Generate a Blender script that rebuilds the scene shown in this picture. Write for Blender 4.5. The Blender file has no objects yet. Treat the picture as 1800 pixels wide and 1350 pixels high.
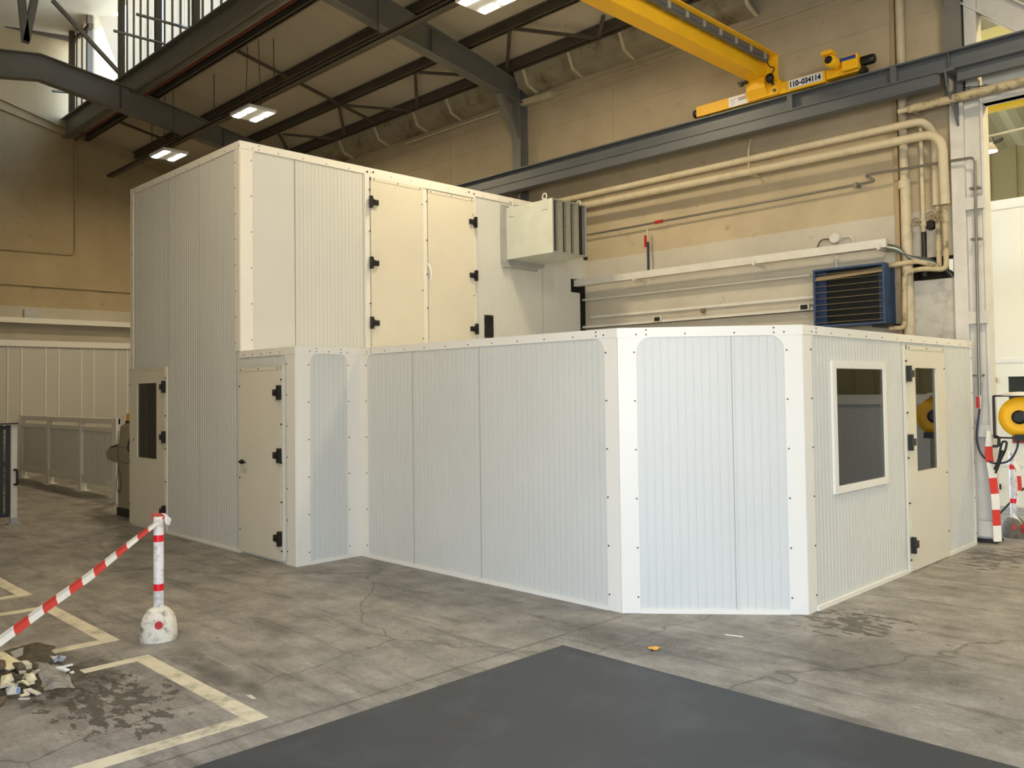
import bpy, math, random
from mathutils import Vector, Matrix

# ---------------------------------------------------------------- camera
FPX, YAW, PITCH, ROLL = 1499.25, 0.7899, 0.0304, -0.0132
CAM = Vector((4.2975, -5.5215, 1.7989))
PPX, PPY = 892.46, 641.98
scene = bpy.context.scene
col = scene.collection
fw = Vector((-math.sin(YAW)*math.cos(PITCH), math.cos(YAW)*math.cos(PITCH), math.sin(PITCH)))
r0 = fw.cross(Vector((0, 0, 1))).normalized(); u0 = r0.cross(fw)
c_, s_ = math.cos(ROLL), math.sin(ROLL)
RT = c_*r0 + s_*u0; UP = -s_*r0 + c_*u0
cam_d = bpy.data.cameras.new('camera'); cam = bpy.data.objects.new('camera', cam_d); col.objects.link(cam)
M = Matrix((RT, UP, -fw)).transposed().to_4x4(); M.translation = CAM
cam.matrix_world = M
cam_d.sensor_fit = 'HORIZONTAL'; cam_d.sensor_width = 36.0; cam_d.lens = FPX/1800*36
cam_d.shift_x = (900-PPX)/1800; cam_d.shift_y = (PPY-675)/1800
cam_d.clip_start = 0.05; cam_d.clip_end = 300
scene.camera = cam

# ---------------------------------------------------------------- view, world, daylight
vs = scene.view_settings
vs.view_transform = 'Standard'; vs.look = 'None'; vs.gamma = 1.0; vs.use_curve_mapping = False
vs.exposure = 0.8
world = bpy.data.worlds.new('overcast_sky'); scene.world = world; world.use_nodes = True
bg = world.node_tree.nodes['Background']
bg.inputs[1].default_value = 5.6
_nt = world.node_tree                                             # bright hazy horizon, bluer higher up
_tc = _nt.nodes.new('ShaderNodeTexCoord'); _sp = _nt.nodes.new('ShaderNodeSeparateXYZ'); _nt.links.new(_tc.outputs['Generated'], _sp.inputs[0])
_rp = _nt.nodes.new('ShaderNodeValToRGB'); _nt.links.new(_sp.outputs['Z'], _rp.inputs[0]); _nt.links.new(_rp.outputs[0], bg.inputs[0])
_rp.color_ramp.elements[0].position = 0.02; _rp.color_ramp.elements[0].color = (0.95, 0.95, 0.93, 1)
_rp.color_ramp.elements[1].position = 0.42; _rp.color_ramp.elements[1].color = (0.42, 0.66, 1.0, 1)

def portal(name, loc, rot, sx, sy):
    ld = bpy.data.lights.new(name, 'AREA'); ld.shape = 'RECTANGLE'; ld.size = sx; ld.size_y = sy
    ld.cycles.is_portal = True
    o = bpy.data.objects.new(name, ld); o.location = loc; o.rotation_euler = rot; col.objects.link(o)
GX0, GX1, GZ1 = 1.6, 9.0, 4.6            # the open gate behind the photographer, in the left wall
YL, YW, XB, XF = -6.6, 5.37, -17.5, 12.0  # left wall, right wall, gable wall, wall behind
portal('gate_portal', ((GX0+GX1)/2, YL-0.1, GZ1/2), (math.radians(90), 0, 0), GX1-GX0, GZ1)
portal('lantern_portal', (-6.5, 1.36, 9.1), (math.radians(-90), 0, 0), 21, 1.9)

# ---------------------------------------------------------------- helpers
def lin(c):
    return tuple((x/12.92 if x <= 0.04045 else ((x+0.055)/1.055)**2.4) for x in c)
def hexc(h):
    return lin([int(h[i:i+2], 16)/255 for i in (0, 2, 4)]) + (1,)
def at(px, py, ax, val):
    """the point on a wall, floor or face plane seen at a photo pixel"""
    r = fw + RT*((px-PPX)/FPX) + UP*((PPY-py)/FPX)
    i = 'xyz'.index(ax); t = (val-CAM[i])/r[i]
    return CAM + r*t

def noise_bump(nt, b, scale, strength, dist=0.01):
    n = nt.nodes.new('ShaderNodeTexNoise'); n.inputs['Scale'].default_value = scale; n.inputs['Detail'].default_value = 4
    tc = nt.nodes.new('ShaderNodeNewGeometry'); nt.links.new(tc.outputs['Position'], n.inputs['Vector'])
    bp = nt.nodes.new('ShaderNodeBump'); bp.inputs['Strength'].default_value = strength; bp.inputs['Distance'].default_value = dist
    nt.links.new(n.outputs['Fac'], bp.inputs['Height']); nt.links.new(bp.outputs['Normal'], b.inputs['Normal'])
def mat(name, h, rough=0.5, metal=0.0, var=0.0, vscale=3.0, dirt=None, dirt_amt=0.0, dscale=6.0, bump=0.0, bscale=40, spec=0.5):
    m = bpy.data.materials.new(name); m.use_nodes = True; nt = m.node_tree; b = nt.nodes['Principled BSDF']
    c = hexc(h) if isinstance(h, str) else tuple(h) + (1,)
    b.inputs['Base Color'].default_value = c; b.inputs['Roughness'].default_value = rough; b.inputs['Metallic'].default_value = metal
    b.inputs['Specular IOR Level'].default_value = spec
    last = None
    if var or dirt:
        g = nt.nodes.new('ShaderNodeNewGeometry')
        if var:
            n = nt.nodes.new('ShaderNodeTexNoise'); n.inputs['Scale'].default_value = vscale; n.inputs['Detail'].default_value = 6
            nt.links.new(g.outputs['Position'], n.inputs['Vector'])
            r = nt.nodes.new('ShaderNodeValToRGB'); r.color_ramp.elements[0].position = .3; r.color_ramp.elements[1].position = .7
            r.color_ramp.elements[0].color = tuple(x*(1-var) for x in c[:3])+(1,); r.color_ramp.elements[1].color = tuple(min(1, x*(1+var)) for x in c[:3])+(1,)
            nt.links.new(n.outputs['Fac'], r.inputs['Fac']); last = r.outputs['Color']
        if dirt:
            n = nt.nodes.new('ShaderNodeTexNoise'); n.inputs['Scale'].default_value = dscale; n.inputs['Detail'].default_value = 8; n.inputs['Roughness'].default_value = .65
            nt.links.new(g.outputs['Position'], n.inputs['Vector'])
            r = nt.nodes.new('ShaderNodeValToRGB'); r.color_ramp.elements[0].position = .5; r.color_ramp.elements[1].position = .68
            r.color_ramp.elements[0].color = (0, 0, 0, 1); r.color_ramp.elements[1].color = (dirt_amt,)*3+(1,)
            nt.links.new(n.outputs['Fac'], r.inputs['Fac'])
            mx = nt.nodes.new('ShaderNodeMixRGB'); mx.inputs['Color2'].default_value = hexc(dirt); mx.inputs['Color1'].default_value = c
            nt.links.new(r.outputs['Color'], mx.inputs['Fac'])
            if last: nt.links.new(last, mx.inputs['Color1'])
            last = mx.outputs['Color']
        nt.links.new(last, b.inputs['Base Color'])
    if bump: noise_bump(nt, b, bscale, bump)
    return m
def emis(name, h, s):
    m = bpy.data.materials.new(name); m.use_nodes = True; nt = m.node_tree; nt.nodes.remove(nt.nodes['Principled BSDF'])
    e = nt.nodes.new('ShaderNodeEmission'); e.inputs[0].default_value = hexc(h); e.inputs[1].default_value = s
    nt.links.new(e.outputs[0], nt.nodes['Material Output'].inputs[0]); return m

class MB:
    """collects shapes (world coordinates) and links them as ONE mesh object"""
    def __init__(s): s.v = []; s.f = []; s.m = []; s.sm = []
    def add(s, vs, fs, mi=0, smooth=False):
        k = len(s.v); s.v += [tuple(x) for x in vs]
        for f in fs: s.f.append([k+i for i in f]); s.m.append(mi); s.sm.append(smooth)
        return s
    def hexa(s, p, mi=0):
        return s.add(p, [(0, 3, 2, 1), (4, 5, 6, 7), (0, 1, 5, 4), (1, 2, 6, 5), (2, 3, 7, 6), (3, 0, 4, 7)], mi)
    def box(s, x0, x1, y0, y1, z0, z1, mi=0):
        x0, x1 = sorted((x0, x1)); y0, y1 = sorted((y0, y1)); z0, z1 = sorted((z0, z1))
        return s.hexa([(x0, y0, z0), (x1, y0, z0), (x1, y1, z0), (x0, y1, z0), (x0, y0, z1), (x1, y0, z1), (x1, y1, z1), (x0, y1, z1)], mi)
    def beam(s, p, q, w, h, up=(0, 0, 1), mi=0):
        """rectangular bar from p to q, w across, h along up"""
        p, q = Vector(p), Vector(q); d = (q-p).normalized(); a = d.cross(Vector(up))
        if a.length < 1e-4: a = d.cross(Vector((1, 0, 0)))
        a.normalize(); b = a.cross(d); a *= w/2; b *= h/2
        return s.hexa([p-a-b, p+a-b, q+a-b, q-a-b, p-a+b, p+a+b, q+a+b, q-a+b], mi)
    def prism(s, pts, vec, mi=0):
        n = len(pts); vec = Vector(vec); a = [Vector(p) for p in pts]; b = [p+vec for p in a]
        return s.add(a+b, [tuple(range(n))[::-1], tuple(range(n, 2*n))]+[(i, (i+1) % n, n+(i+1) % n, n+i) for i in range(n)], mi)
    def tube(s, pts, r, n=10, mi=0, smooth=True, cap=True):
        pts = [Vector(p) for p in pts]; rs = r if isinstance(r, (list, tuple)) else [r]*len(pts)
        vs = []; prev = None
        for i, p in enumerate(pts):
            d = (pts[min(i+1, len(pts)-1)]-pts[max(i-1, 0)]).normalized()
            if prev is None:
                a = d.cross(Vector((0, 0, 1)))
                if a.length < 1e-3: a = d.cross(Vector((1, 0, 0)))
                a.normalize()
            else: a = (prev-d*prev.dot(d)).normalized()
            prev = a; b = d.cross(a)
            vs += [p+(a*math.cos(2*math.pi*k/n)+b*math.sin(2*math.pi*k/n))*rs[i] for k in range(n)]
        fs = [(i*n+k, i*n+(k+1) % n, (i+1)*n+(k+1) % n, (i+1)*n+k) for i in range(len(pts)-1) for k in range(n)]
        s.add(vs, fs, mi, smooth)
        if cap: s.add(vs[:n], [tuple(range(n))[::-1]], mi); s.add(vs[-n:], [tuple(range(n))], mi)
        return s
    def lathe(s, c, prof, axis='z', n=24, mi=0, smooth=True):
        c = Vector(c); ax = {'x': (1, 2, 0), 'y': (0, 2, 1), 'z': (0, 1, 2)}[axis]; vs = []
        for r, h in prof:
            for k in range(n):
                t = 2*math.pi*k/n; p = [0, 0, 0]; p[ax[0]] = r*math.cos(t); p[ax[1]] = r*math.sin(t); p[ax[2]] = h
                vs.append(c+Vector(p))
        fs = [(i*n+k, i*n+(k+1) % n, (i+1)*n+(k+1) % n, (i+1)*n+k) for i in range(len(prof)-1) for k in range(n)]
        s.add(vs, fs, mi, smooth)
        s.add(vs[:n], [tuple(range(n))[::-1]], mi); s.add(vs[-n:], [tuple(range(n))], mi)
        return s
    def ibeam(s, p, q, h, w, tf=.014, tw=.01, mi=0):
        """I-section swept from p to q (centre line)"""
        p, q = Vector(p), Vector(q); d = (q-p).normalized(); a = d.cross(Vector((0, 0, 1))).normalized(); u = a.cross(d)
        s.beam(p, q, tw, h, u, mi); o = u*(h/2-tf/2)
        s.beam(p+o, q+o, w, tf, u, mi); s.beam(p-o, q-o, w, tf, u, mi); return s
    # shapes on a wall face F = (origin, direction, normal)
    def fbox(s, F, u0, u1, v0, v1, w0, w1, mi=0):
        P = lambda u, v, w: F[0]+F[1]*u+F[2]*w+Vector((0, 0, v))
        return s.hexa([P(u0, v0, w0), P(u1, v0, w0), P(u1, v0, w1), P(u0, v0, w1), P(u0, v1, w0), P(u1, v1, w0), P(u1, v1, w1), P(u0, v1, w1)], mi)
    def fprism(s, F, poly, w0, w1, mi=0):
        return s.prism([F[0]+F[1]*u+F[2]*w0+Vector((0, 0, v)) for u, v in poly], F[2]*(w1-w0), mi)
    def fdisc(s, F, u, v, r, w0, w1, mi=0, n=8):
        return s.fprism(F, [(u+r*math.cos(2*math.pi*k/n), v+r*math.sin(2*math.pi*k/n)) for k in range(n)], w0, w1, mi)
    def build(s, name, mats, parent=None, bevel=0.0):
        vs = s.v
        if parent is None:
            xs = [v[0] for v in vs]; ys = [v[1] for v in vs]; zs = [v[2] for v in vs]
            o = Vector(((min(xs)+max(xs))/2, (min(ys)+max(ys))/2, min(zs)))
        else: o = world_loc(parent)
        me = bpy.data.meshes.new(name); me.from_pydata([tuple(Vector(v)-o) for v in vs], [], s.f)
        for m in (mats if isinstance(mats, (list, tuple)) else [mats]): me.materials.append(m)
        me.polygons.foreach_set('material_index', s.m); me.polygons.foreach_set('use_smooth', s.sm)
        import bmesh
        bm = bmesh.new(); bm.from_mesh(me); bmesh.ops.recalc_face_normals(bm, faces=bm.faces); bm.to_mesh(me); bm.free()
        ob = bpy.data.objects.new(name, me); col.objects.link(ob)
        if parent is None: ob.location = o
        else: ob.parent = parent
        if bevel:
            b = ob.modifiers.new('bevel', 'BEVEL'); b.width = bevel; b.segments = 2; b.limit_method = 'ANGLE'
        return ob
def world_loc(o):
    l = Vector(o.location)
    while o.parent: o = o.parent; l += Vector(o.location)
    return l
def tag(o, label=None, cat=None, group=None, kind=None):
    if label: o['label'] = label
    if cat: o['category'] = cat
    if group: o['group'] = group
    if kind: o['kind'] = kind
    return o
def thing(name, loc, label, cat, group=None):
    o = bpy.data.objects.new(name, None); o.empty_display_size = .1; o.location = loc; col.objects.link(o)
    return tag(o, label, cat, group)
def face(p, q, flip=False):
    """wall face from p to q (xy); u runs p->q, normal to the right of the walk"""
    p, q = Vector((p[0], p[1], 0)), Vector((q[0], q[1], 0)); d = (q-p).normalized(); n = Vector((d.y, -d.x, 0))
    return (p, d, -n if flip else n), (q-p).length
def smooth_path(pts, rad, n=5):
    """polyline with rounded corners"""
    pts = [Vector(p) for p in pts]; out = [pts[0]]
    for i in range(1, len(pts)-1):
        a, b, c = pts[i-1], pts[i], pts[i+1]; d1 = (a-b); d2 = (c-b); r = min(rad, d1.length*.45, d2.length*.45)
        s = b+d1.normalized()*r; e = b+d2.normalized()*r
        for k in range(n+1):
            t = k/n; out.append(s*(1-t)**2+b*2*t*(1-t)+e*t*t)
    out.append(pts[-1]); return out

# ---------------------------------------------------------------- materials
M_panel = mat('white_coated_panel', (.585, .59, .555), .38, var=.03, vscale=1.2)
M_trim = mat('cream_coated_trim', (.74, .715, .65), .33)
M_door = mat('cream_door_sheet', (.65, .61, .50), .36, var=.02)
M_screw = mat('dark_screw', '3a352c', .4, .6)
M_black = mat('black_plastic', '0c0c0d', .45)
M_blackmetal = mat('black_metal', '191715', .5)
M_gap = mat('black_foam', '050505', .95)
M_tan = None
M_steel = mat('grey_steel_paint', '73716a', .5, var=.08, vscale=2)
M_steeldark = mat('dark_brown_steel', '554c40', .6, var=.1, vscale=2)
M_rail = mat('rail_grey_paint', '595d60', .42, var=.06, vscale=3)
M_deck = mat('insulation_deck', 'c0b6a2', .9, var=.07, vscale=.8)
M_yellow = mat('crane_yellow', 'eeb414', .5, var=.05, vscale=2)
M_white = mat('white_paint', 'cfccc4', .5, var=.04, vscale=3, dirt='6a6255', dirt_amt=.12, dscale=4)
M_pipe = mat('cream_pipe_paint', 'c6b99c', .55, var=.05, vscale=4, dirt='5b4c38', dirt_amt=.2, dscale=7)
M_dirtypipe = mat('dirty_cream_pipe', 'b5a684', .65, var=.1, vscale=6, dirt='3b2f22', dirt_amt=.8, dscale=9)
M_galv = mat('galvanised_steel', 'c2c6bd', .4, .1, var=.06, vscale=5)
M_galvdull = mat('dull_zinc_sheet', 'a4a6a4', .5, .3, var=.08, vscale=6)
M_zincpipe = mat('zinc_pipe', '7f7d78', .35, .6)
M_blue = mat('heater_blue_paint', '2f4668', .5, var=.12, vscale=6, dirt='262a30', dirt_amt=.5, dscale=8)
M_bluedark = mat('heater_coil_blue', '1e3356', .5)
M_coil = mat('heater_coil_black', '0e1113', .5)
M_brass = mat('worn_louvre', '8a7d62', .45, .3)
M_red = mat('red_paint', 'b01c22', .45)
M_redtape = mat('red_reflective_band', 'e0131f', .35)
M_tapew = mat('white_barrier_film', 'e6e1d6', .35); M_taper = mat('red_barrier_film', 'cf3a30', .35)
M_bollard = mat('scuffed_white_post', 'd9d4d2', .5, var=.05, vscale=20, dirt='5d5650', dirt_amt=.6, dscale=14)
M_base = mat('scuffed_white_concrete', 'd8d0c0', .8, var=.06, vscale=12, dirt='4a4440', dirt_amt=.8, dscale=16, bump=.4)
M_basedark = mat('dirty_grey_concrete', '6d6558', .9, var=.15, vscale=12, dirt='35302a', dirt_amt=.7, dscale=12, bump=.4)
M_console = mat('grey_green_console', '8a8670', .5, var=.05, vscale=4)
M_hose = mat('navy_hose', '22243f', .5)
M_cable = mat('grey_cable', '4b504a', .6); M_cablew = mat('white_cable', 'c9cdc4', .6)
M_line = mat('worn_cream_floor_paint', 'c6bea6', .75, var=.08, vscale=8, dirt='6b665b', dirt_amt=.8, dscale=3.2)
M_floorpaint = mat('slate_floor_paint', '2a2f36', .5, var=.12, vscale=1.6, dirt='484d54', dirt_amt=.4, dscale=2.3)
M_paper = mat('white_paper', 'e4e4e6', .8); M_card = mat('cream_card', 'd8cda8', .8, var=.06, vscale=9); M_greycard = mat('grey_card', 'bfb7a8', .8)
M_brown = mat('brown_offcut', '5f5040', .8); M_dust = mat('dark_sweepings', '4d4536', .95, var=.4, vscale=22, bump=1.0, bscale=30)
M_led = emis('led_strip', 'fff6dc', 14)
M_neighled = emis('lamp_bulb', 'fffdf0', 20)
M_yellowcap = mat('amber_cap', 'd79a12', .4)
M_plate = mat('white_label', 'e6e6e6', .5); M_ink = mat('navy_ink', '1b2038', .6); M_inkred = mat('red_ink', 'b9502f', .6); M_inkgreen = mat('green_ink', '3f5a36', .6)
M_bluelabel = mat('blue_label', '23418c', .45)
M_filt = mat('silencer_baffle_cloth', 'd2cfba', .8, var=.1, vscale=30); M_void = mat('dark_slot', '080b12', .7)

def glass(name, tint, gl=1.0):
    m = bpy.data.materials.new(name); m.use_nodes = True; nt = m.node_tree; nt.nodes.remove(nt.nodes['Principled BSDF'])
    t = nt.nodes.new('ShaderNodeBsdfTransparent'); t.inputs[0].default_value = (*tint, 1)
    g = nt.nodes.new('ShaderNodeBsdfGlossy'); g.inputs['Roughness'].default_value = .02; g.inputs[0].default_value = (.9, .9, .9, 1)
    f = nt.nodes.new('ShaderNodeFresnel'); f.inputs[0].default_value = 1.5
    mu = nt.nodes.new('ShaderNodeMath'); mu.operation = 'MULTIPLY'; mu.inputs[1].default_value = gl; nt.links.new(f.outputs[0], mu.inputs[0])
    x = nt.nodes.new('ShaderNodeMixShader'); nt.links.new(mu.outputs[0], x.inputs[0]); nt.links.new(t.outputs[0], x.inputs[1]); nt.links.new(g.outputs[0], x.inputs[2])
    nt.links.new(x.outputs[0], nt.nodes['Material Output'].inputs[0]); return m
M_glass = glass('window_glass', (.62, .64, .62), 1.1)
M_film = None
def translucent(name, c):
    m = bpy.data.materials.new(name); m.use_nodes = True; nt = m.node_tree; nt.nodes.remove(nt.nodes['Principled BSDF'])
    t = nt.nodes.new('ShaderNodeBsdfTranslucent'); t.inputs[0].default_value = (*c, 1)
    d = nt.nodes.new('ShaderNodeBsdfDiffuse'); d.inputs[0].default_value = (.5, .46, .38, 1)
    x = nt.nodes.new('ShaderNodeMixShader'); x.inputs[0].default_value = .35
    nt.links.new(t.outputs[0], x.inputs[1]); nt.links.new(d.outputs[0], x.inputs[2]); nt.links.new(x.outputs[0], nt.nodes['Material Output'].inputs[0]); return m
M_glaz = translucent('translucent_sheet', (.29, .24, .17)); M_glazrib = translucent('translucent_rib', (.24, .18, .11))

def floor_material():
    m = bpy.data.materials.new('worn_concrete'); m.use_nodes = True; nt = m.node_tree; b = nt.nodes['Principled BSDF']; N = nt.nodes.new; L = nt.links.new
    g = N('ShaderNodeNewGeometry'); pos = g.outputs['Position']
    def noise(scale, detail=6, rough=.6, stretch=None, rot=0):
        v = pos
        if stretch:
            mp = N('ShaderNodeMapping'); mp.inputs['Scale'].default_value = stretch; mp.inputs['Rotation'].default_value = (0, 0, rot); L(pos, mp.inputs['Vector']); v = mp.outputs[0]
        n = N('ShaderNodeTexNoise'); n.inputs['Scale'].default_value = scale; n.inputs['Detail'].default_value = detail; n.inputs['Roughness'].default_value = rough
        L(v, n.inputs['Vector']); return n.outputs['Fac']
    def ramp(f, a, bb, c0, c1):
        r = N('ShaderNodeValToRGB'); r.color_ramp.elements[0].position = a; r.color_ramp.elements[1].position = bb
        r.color_ramp.elements[0].color = c0; r.color_ramp.elements[1].color = c1; L(f, r.inputs['Fac']); return r.outputs['Color']
    def mix(f, c1, c2, mode='MIX'):
        x = N('ShaderNodeMixRGB'); x.blend_type = mode
        for s, v in ((0, f), (1, c1), (2, c2)):
            if isinstance(v, (int, float)): x.inputs[s].default_value = v
            elif isinstance(v, tuple): x.inputs[s].default_value = v
            else: L(v, x.inputs[s])
        return x.outputs[0]
    def math2(op, a, bb):
        x = N('ShaderNodeMath'); x.operation = op
        for i, v in enumerate((a, bb)):
            if isinstance(v, (int, float)): x.inputs[i].default_value = v
            else: L(v, x.inputs[i])
        return x.outputs[0]
    W = (1, 1, 1, 1); K = (0, 0, 0, 1)
    base = ramp(noise(.55, 5), .3, .7, hexc('6f6b65'), hexc('8c877f'))
    base = mix(.7, base, ramp(noise(2.6, 8, .7), .35, .68, hexc('6b6761'), hexc('a8a39b')))
    streak = ramp(noise(2.2, 7, .7, (.35, 2.4, 1), .5), .52, .66, K, W)
    base = mix(math2('MULTIPLY', streak, .5), base, hexc('2f2b26'))
    light = ramp(noise(1.6, 6, .65, (.5, 2.0, 1), -.3), .58, .72, K, W)
    base = mix(math2('MULTIPLY', light, .35), base, hexc('958c7f'))
    scr = ramp(noise(9, 6, .75, (.25, 2.2, 1), -.25), .5, .7, K, W)
    base = mix(math2('MULTIPLY', scr, .3), base, hexc('3d3a36'))
    scr2 = ramp(noise(6, 7, .75, (.3, 2.0, 1), .2), .56, .7, K, W)
    base = mix(math2('MULTIPLY', scr2, .3), base, hexc('b9b4ab'))
    spots = ramp(noise(7.5, 4, .55), .68, .71, K, W)
    base = mix(math2('MULTIPLY', spots, .55), base, hexc('26221c'))
    fine = ramp(noise(38, 3, .6), .3, .75, (.82, .82, .82, 1), (1.12, 1.12, 1.12, 1))
    base = mix(1.0, base, fine, 'MULTIPLY')
    # hairline cracks and one slab joint
    vo = N('ShaderNodeTexVoronoi'); vo.feature = 'DISTANCE_TO_EDGE'; vo.inputs['Scale'].default_value = .33
    wob = N('ShaderNodeVectorMath'); wob.operation = 'ADD'; L(pos, wob.inputs[0])
    nn = N('ShaderNodeTexNoise'); nn.inputs['Scale'].default_value = 3.0; L(pos, nn.inputs['Vector'])
    sc = N('ShaderNodeVectorMath'); sc.operation = 'SCALE'; sc.inputs['Scale'].default_value = .25; L(nn.outputs['Color'], sc.inputs[0]); L(sc.outputs[0], wob.inputs[1])
    L(wob.outputs[0], vo.inputs['Vector'])
    crack = ramp(vo.outputs['Distance'], .0, .004, W, K)
    base = mix(math2('MULTIPLY', crack, .6), base, hexc('2a261f'))
    sep = N('ShaderNodeSeparateXYZ'); L(pos, sep.inputs[0])
    jx = math2('ABSOLUTE', math2('SUBTRACT', sep.outputs['X'], .06), 0)
    jx = math2('ADD', jx, math2('MULTIPLY', math2('SUBTRACT', noise(6, 4), .5), .03))
    joint = ramp(jx, .006, .014, W, K)
    base = mix(math2('MULTIPLY', joint, .55), base, hexc('2c2822'))
    # wet patches left on the bay beside the rubbish and at the foot of the cabin
    def blob(cx, cy, rx, ry):
        a = math2('DIVIDE', math2('SUBTRACT', sep.outputs['X'], cx), rx); c = math2('DIVIDE', math2('SUBTRACT', sep.outputs['Y'], cy), ry)
        return math2('SUBTRACT', 1.0, math2('ADD', math2('MULTIPLY', a, a), math2('MULTIPLY', c, c)))
    wn = noise(7.0, 5, .6, (1, 1.7, 1), .4)
    wet = None
    for cx, cy, rx, ry in ((-.95, -3.62, .75, .42), (1.5, 4.3, .4, .9), (1.45, .95, .5, .5), (-2.05, -3.75, .5, .22)):
        w = math2('ADD', math2('MULTIPLY', blob(cx, cy, rx, ry), .16), wn)
        wm = ramp(w, .615, .635, K, W)
        bm = ramp(blob(cx, cy, rx, ry), 0, .1, K, W)
        w = math2('MULTIPLY', wm, bm)
        wet = w if wet is None else math2('MAXIMUM', wet, w)
    dn = noise(5.0, 6, .7)
    for cx, cy, rx, ry, am in ((-1.75, -3.75, .75, .5, .75), (.5, -.55, .9, .35, .5), (-1.2, -2.95, .9, .12, .4), (1.9, .1, .9, .5, .35)):
        w = ramp(math2('ADD', math2('MULTIPLY', blob(cx, cy, rx, ry), .35), dn), .5, .8, K, W)
        base = mix(math2('MULTIPLY', math2('MULTIPLY', w, ramp(blob(cx, cy, rx, ry), 0, .3, K, W)), am), base, hexc('2b2820'))
    base = mix(math2('MULTIPLY', wet, .72), base, hexc('2f2b22'))
    L(base, b.inputs['Base Color'])
    rg = ramp(noise(3.5, 5), .35, .7, (.38,)*3+(1,), (.62,)*3+(1,))
    L(rg, b.inputs['Roughness'])
    bp = N('ShaderNodeBump'); bp.inputs['Strength'].default_value = .25; bp.inputs['Distance'].default_value = .004; L(noise(22, 5), bp.inputs['Height']); L(bp.outputs[0], b.inputs['Normal'])
    return m
M_floor = floor_material()

def wall_material(name, upper, lower, zsplit, brick=True):
    m = bpy.data.materials.new(name); m.use_nodes = True; nt = m.node_tree; b = nt.nodes['Principled BSDF']; N = nt.nodes.new; L = nt.links.new
    g = N('ShaderNodeNewGeometry'); sep = N('ShaderNodeSeparateXYZ'); L(g.outputs['Position'], sep.inputs[0])
    gt = N('ShaderNodeMath'); gt.operation = 'GREATER_THAN'; gt.inputs[1].default_value = zsplit; L(sep.outputs['Z'], gt.inputs[0])
    mx = N('ShaderNodeMixRGB'); L(gt.outputs[0], mx.inputs[0]); mx.inputs[1].default_value = hexc(lower); mx.inputs[2].default_value = hexc(upper)
    n = N('ShaderNodeTexNoise'); n.inputs['Scale'].default_value = 1.1; n.inputs['Detail'].default_value = 8; n.inputs['Roughness'].default_value = .65; L(g.outputs['Position'], n.inputs['Vector'])
    r = N('ShaderNodeValToRGB'); r.color_ramp.elements[0].position = .3; r.color_ramp.elements[1].position = .7; r.color_ramp.elements[0].color = (.86, .85, .83, 1); r.color_ramp.elements[1].color = (1.06, 1.06, 1.06, 1); L(n.outputs['Fac'], r.inputs[0])
    mu = N('ShaderNodeMixRGB'); mu.blend_type = 'MULTIPLY'; mu.inputs[0].default_value = 1; L(mx.outputs[0], mu.inputs[1]); L(r.outputs[0], mu.inputs[2])
    n2 = N('ShaderNodeTexNoise'); n2.inputs['Scale'].default_value = 5; n2.inputs['Detail'].default_value = 8; L(g.outputs['Position'], n2.inputs['Vector'])
    r2 = N('ShaderNodeValToRGB'); r2.color_ramp.elements[0].position = .66; r2.color_ramp.elements[1].position = .8; L(n2.outputs['Fac'], r2.inputs[0])
    dm = N('ShaderNodeMath'); dm.operation = 'MULTIPLY'; dm.inputs[1].default_value = .5; L(r2.outputs[0], dm.inputs[0])
    d = N('ShaderNodeMixRGB'); L(dm.outputs[0], d.inputs[0]); L(mu.outputs[0], d.inputs[1]); d.inputs[2].default_value = hexc('6d5c44')
    L(d.outputs[0], b.inputs['Base Color']); b.inputs['Roughness'].default_value = .75
    bp = N('ShaderNodeBump'); bp.inputs['Strength'].default_value = .5; bp.inputs['Distance'].default_value = .03; L(n.outputs['Fac'], bp.inputs['Height']); L(bp.outputs[0], b.inputs['Normal'])
    return m
M_wall = wall_material('painted_block_wall', 'b5a689', 'bdb7a8', 3.93)
M_gable = wall_material('painted_gable_wall', 'ab9a78', 'b9b2a0', 3.9)

# ================================================================ THE HALL
def slab(mb, F, L, z0, z1, holes=(), w0=-.06, w1=0., mi=0):
    us = sorted({0, L} | {h[0] for h in holes} | {h[1] for h in holes}); us = [u for u in us if 0 <= u <= L]
    vs = sorted({z0, z1} | {h[2] for h in holes} | {h[3] for h in holes}); vs = [v for v in vs if z0 <= v <= z1]
    for a, b in zip(us, us[1:]):
        run = None
        for c, d in list(zip(vs, vs[1:]))+[(None, None)]:
            solid = c is not None and not any(h[0]-1e-6 <= a and b <= h[1]+1e-6 and h[2]-1e-6 <= c and d <= h[3]+1e-6 for h in holes)
            if solid: run = (run[0], d) if run else (c, d)
            elif run: mb.fbox(F, a, b, run[0], run[1], w0, w1, mi); run = None
def struct(mb, name, m): return tag(mb.build(name, m), kind='structure')
deckz = lambda y: 7.47-.2*(y-5.37)

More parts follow.
